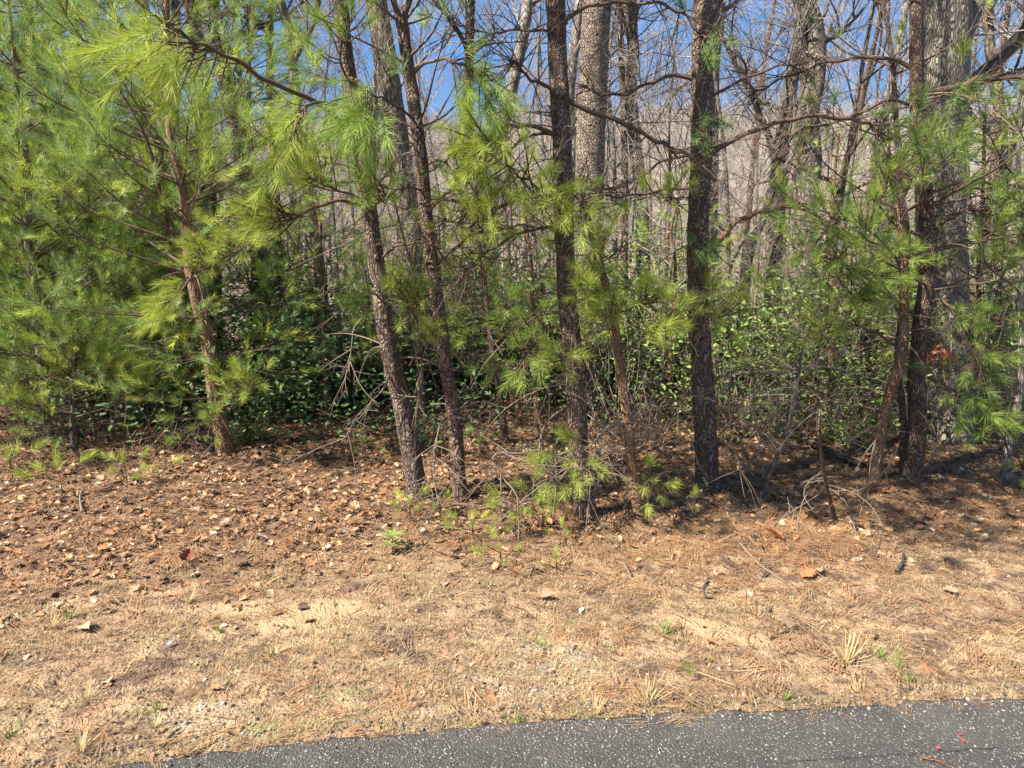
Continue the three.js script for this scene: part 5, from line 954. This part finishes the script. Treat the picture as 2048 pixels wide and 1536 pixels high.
{ // small dead sapling with arching bare branches
  const foot = ground(1672, 1045), d = -foot.z, o = thing('dead_sapling', 'small dead sapling with arching bare grey branches at the right litter edge', 'sapling', V(foot.x, 0, foot.z)), L = (l) => curve(l.map(([x, y], k) => at(x, y, d - 0.12 * k).sub(o.position)), l.length * 6);
  const t = L([[1672, 1045], [1660, 1000], [1650, 955], [1642, 900], [1640, 860]]); mesh('trunk', new Shape().sweep(t, taper(t.length, 0.014, 0.006), 8, { rough: 0.12, seed: 4 }).geo(), M.pineBark, o);
  for (const b of [[[1652, 968], [1625, 978], [1605, 1005], [1592, 1070]], [[1656, 970], [1705, 985], [1740, 1010], [1768, 1055]], [[1650, 965], [1632, 958], [1600, 965]], [[1655, 975], [1672, 985], [1685, 1000]], [[1648, 945], [1620, 960], [1608, 990], [1625, 1020]], [[1668, 1038], [1695, 1032], [1710, 1060], [1708, 1095], [1690, 1125]], [[1660, 975], [1620, 1000], [1560, 1040], [1545, 1055]], [[1700, 985], [1730, 975], [1780, 930], [1800, 880]]]) {
    const c = L(b), s = new Shape().sweep(c, taper(c.length, 0.0045, 0.0018), 5, { rough: 0.1 }), R = rng(b[0][0] + b[1][1]);
    for (let k = 0; k < 4; k++) { const i = 3 + Math.floor(R() * (c.length - 4)), e = randDir(R), l = 0.05 + 0.12 * R(); s.sweep([c[i], c[i].clone().addScaledVector(e, l * 0.5), c[i].clone().addScaledVector(e, l).add(V(0, -0.02, 0))], [0.003, 0.0025, 0.0012], 4); }
    mesh('branch', s.geo(), M.deadTwig, o);
  }
}
{ // leaning bare stem
  const foot = ground(1528, 1000), d = -foot.z, o = thing('bare_sapling', 'thin bare grey stem leaning right, between the thick dark pine and the dead sapling', 'sapling', V(foot.x, 0, foot.z));
  const c = curve([[1528, 1000], [1540, 945], [1575, 860], [1592, 790], [1605, 700], [1640, 600]].map(([x, y]) => at(x, y, d).sub(o.position)), 30), s = new Shape().sweep(c, taper(31, 0.016, 0.005), 8, { rough: 0.1, seed: 8 }); mesh('trunk', s.geo(), M.brownBark, o);
  const R = rng(9), t = new Shape(); for (let k = 0; k < 22; k++) { const i = 6 + Math.floor(R() * 24), e = randDir(R).add(V(0, 0.3, 0)).normalize(), l = 0.12 + 0.35 * R(), c2 = curve([c[i], c[i].clone().addScaledVector(e, l * 0.5), c[i].clone().addScaledVector(e, l).add(V(0, -0.05, 0))], 6); t.sweep(c2, taper(7, 0.0045, 0.0014), 4); } mesh('twigs', t.geo(), M.greyTwig, o).userData.kind = 'stuff';
}
// single leaves that stand out
{
  const tone = (r, g, b) => new THREE.MeshStandardMaterial({ color: rgb(r, g, b), roughness: 0.8, side: THREE.DoubleSide });
  [[478, 1130, 0.085, 1.25, [0.14, 0.075, 0.04], 'single dark brown leaf standing upright in the dry grass at left'], [372, 1125, 0.1, 0.5, [0.24, 0.06, 0.03], 'red-brown lobed leaf left of the standing brown leaf'],
    [1515, 1082, 0.1, 0.8, [0.5, 0.42, 0.35], 'large whitish leaf on top of the litter heap at right'], [1900, 1188, 0.07, 0.25, [0.3, 0.21, 0.14], 'single tan leaf on pine straw in the yard at far right'],
    [1615, 1155, 0.09, 0.3, [0.5, 0.17, 0.07], 'rust-orange oak leaf below the litter heap at right'], [1545, 1105, 0.11, 0.5, [0.45, 0.18, 0.07], 'big orange oak leaf in the litter heap at right'],
    [940, 1105, 0.08, 0.7, [0.55, 0.45, 0.34], 'pale tan folded leaf below the forked pine seedling'], [170, 1262, 0.09, 0.2, [0.4, 0.3, 0.17], 'pale straw-coloured leaf flat in the grass at left'],
    [340, 1292, 0.035, 0.3, [0.3, 0.28, 0.27], 'small grey leaf in the yard below the sandy patch'], [1420, 1290, 0.05, 0.2, [0.45, 0.2, 0.08], 'orange-red leaf lying in the middle of the yard'],
    [1640, 1150, 0.07, 0.5, [0.4, 0.25, 0.15], 'curled tan leaf beside the rust-orange oak leaf'], [1090, 1200, 0.07, 0.6, [0.3, 0.19, 0.11], 'brown curled leaf on straw below the pine seedlings'],
  ].forEach(([x, y, r, tilt, c, label], i) => { const q = ground(x, y), o = place('fallen_leaf', LEAVES[i % 5], tone(...c), label, 'leaf', V(q.x, relief(q.x, q.z) + 0.014 + 0.4 * r * Math.sin(tilt), q.z), 'conspicuous fallen leaves'); o.rotation.set(tilt, i * 1.7, 0.2, 'YXZ'); o.scale.setScalar(r); });
}
{ // pine cone in the litter
  const q = ground(1062, 1145), o = thing('pine_cone', 'open grey-brown pine cone lying in the litter beside an orange-brown stick', 'pine cone', V(q.x, relief(q.x, q.z) + 0.02, q.z)), core = new Shape(), g = new Shape();
  core.sweep(curve([V(0, -0.03, 0), V(0, 0, 0), V(0, 0.03, 0)], 8), [0.004, 0.01, 0.014, 0.015, 0.015, 0.013, 0.01, 0.007, 0.003], 8); mesh('core', core.geo(), M.darkBark, o);
  const sc = new THREE.SphereGeometry(1, 6, 4).scale(0.007, 0.0025, 0.011);
  const sm = new THREE.MeshStandardMaterial({ color: rgb(0.24, 0.17, 0.12), roughness: 0.9 });
  for (let k = 0; k < 46; k++) { const t = k / 46, a = k * 2.39996, r = 0.021 * Math.sin(Math.PI * (0.12 + 0.82 * t)); const m = mesh('scale', sc, sm, o); m.position.set(Math.cos(a) * r, -0.028 + 0.058 * t, Math.sin(a) * r); m.rotation.set(0.55, Math.PI / 2 - a, 0, 'YXZ'); m.rotation.x = -0.5; }
  o.rotation.set(1.2, 0.5, 0.3);
}
{ // broken green twig lying in the yard
  const q = ground(1392, 1358), o = thing('fallen_twig', 'broken green pine twig with dark needles lying in the yard near the road', 'twig', V(q.x, relief(q.x, q.z) + 0.015, q.z));
  mesh('stem', new Shape().sweep(curve([V(-0.02, 0.02, -0.01), V(0.04, 0.012, 0.015), V(0.13, 0.0, 0.06)], 8), taper(9, 0.003, 0.0018), 5).geo(), M.straw, o);
  for (let k = 0; k < 3; k++) { const m = mesh('needle_tuft', FINE[k], M.needleDark, o); aim(V(0.02 - k * 0.015, 0.02, 0.005 * k), V(-0.8, 0.45, -0.25 + 0.3 * k), k, 0.42).decompose(m.position, m.quaternion, m.scale); }
}
{ // red petals and a strand of straw on the asphalt
  const red = new THREE.MeshStandardMaterial({ color: rgb(0.62, 0.05, 0.05), roughness: 0.7, side: THREE.DoubleSide });
  [[1875, 1509, 0.014, 'small red petal on the asphalt, the lone one further left'], [1923, 1493, 0.016, 'small red petal on the asphalt, lower one of a close pair'], [1918, 1481, 0.012, 'tiny red petal on the asphalt, upper one of a close pair']].forEach(([x, y, r, label], i) => { const q = ground(x, y), o = place('red_petal', LEAVES[i], red, label, 'petal', V(q.x, 0.024, q.z), 'red petals on the road'); o.rotation.set(0.3, i * 2, 0.2); o.scale.setScalar(r); });
  const s = new Shape(); [[0, 0.3], [0.02, 0.8], [-0.01, -0.2]].forEach(([o, a]) => s.blade(V(o, 0.004, 0), V(Math.cos(a), 0.05, Math.sin(a)).normalize(), 0.06, 0.004, V(0, -0.004, 0.01), V(-Math.sin(a), 0, Math.cos(a)), 2));
  const q = ground(1848, 1530); place('pine_needles', s.geo(), M.dry, 'three orange pine needles lying on the asphalt at lower right', 'needles', V(q.x, 0.02, q.z));
}
{ // oak sprig that kept its rust-coloured leaves
  const p = at(1880, 715, 5.3), o = thing('oak_sprig', 'sprig of rust-red dead oak leaves hanging right of the slender right pine', 'oak sprig', V(p.x, 0, p.z)), R = rng(88), m = new THREE.MeshStandardMaterial({ color: rgb(0.34, 0.11, 0.045), roughness: 0.8, side: THREE.DoubleSide });
  mesh('stem', new Shape().sweep(curve([V(0.1, 0, -0.1), V(0.08, p.y * 0.6, 0), V(0, p.y + 0.05, 0)], 12), taper(13, 0.009, 0.003), 6).geo(), M.brownTwig, o);
  for (let k = 0; k < 16; k++) { const l = mesh('leaf', LEAVES[k % 5], m, o); l.position.set((R() - 0.5) * 0.26, p.y + (R() - 0.5) * 0.14, (R() - 0.5) * 0.2); l.rotation.set(R() * 3, R() * 6, R() * 3); l.scale.setScalar(0.06 + 0.03 * R()); }
}
renderer.render(scene, camera);
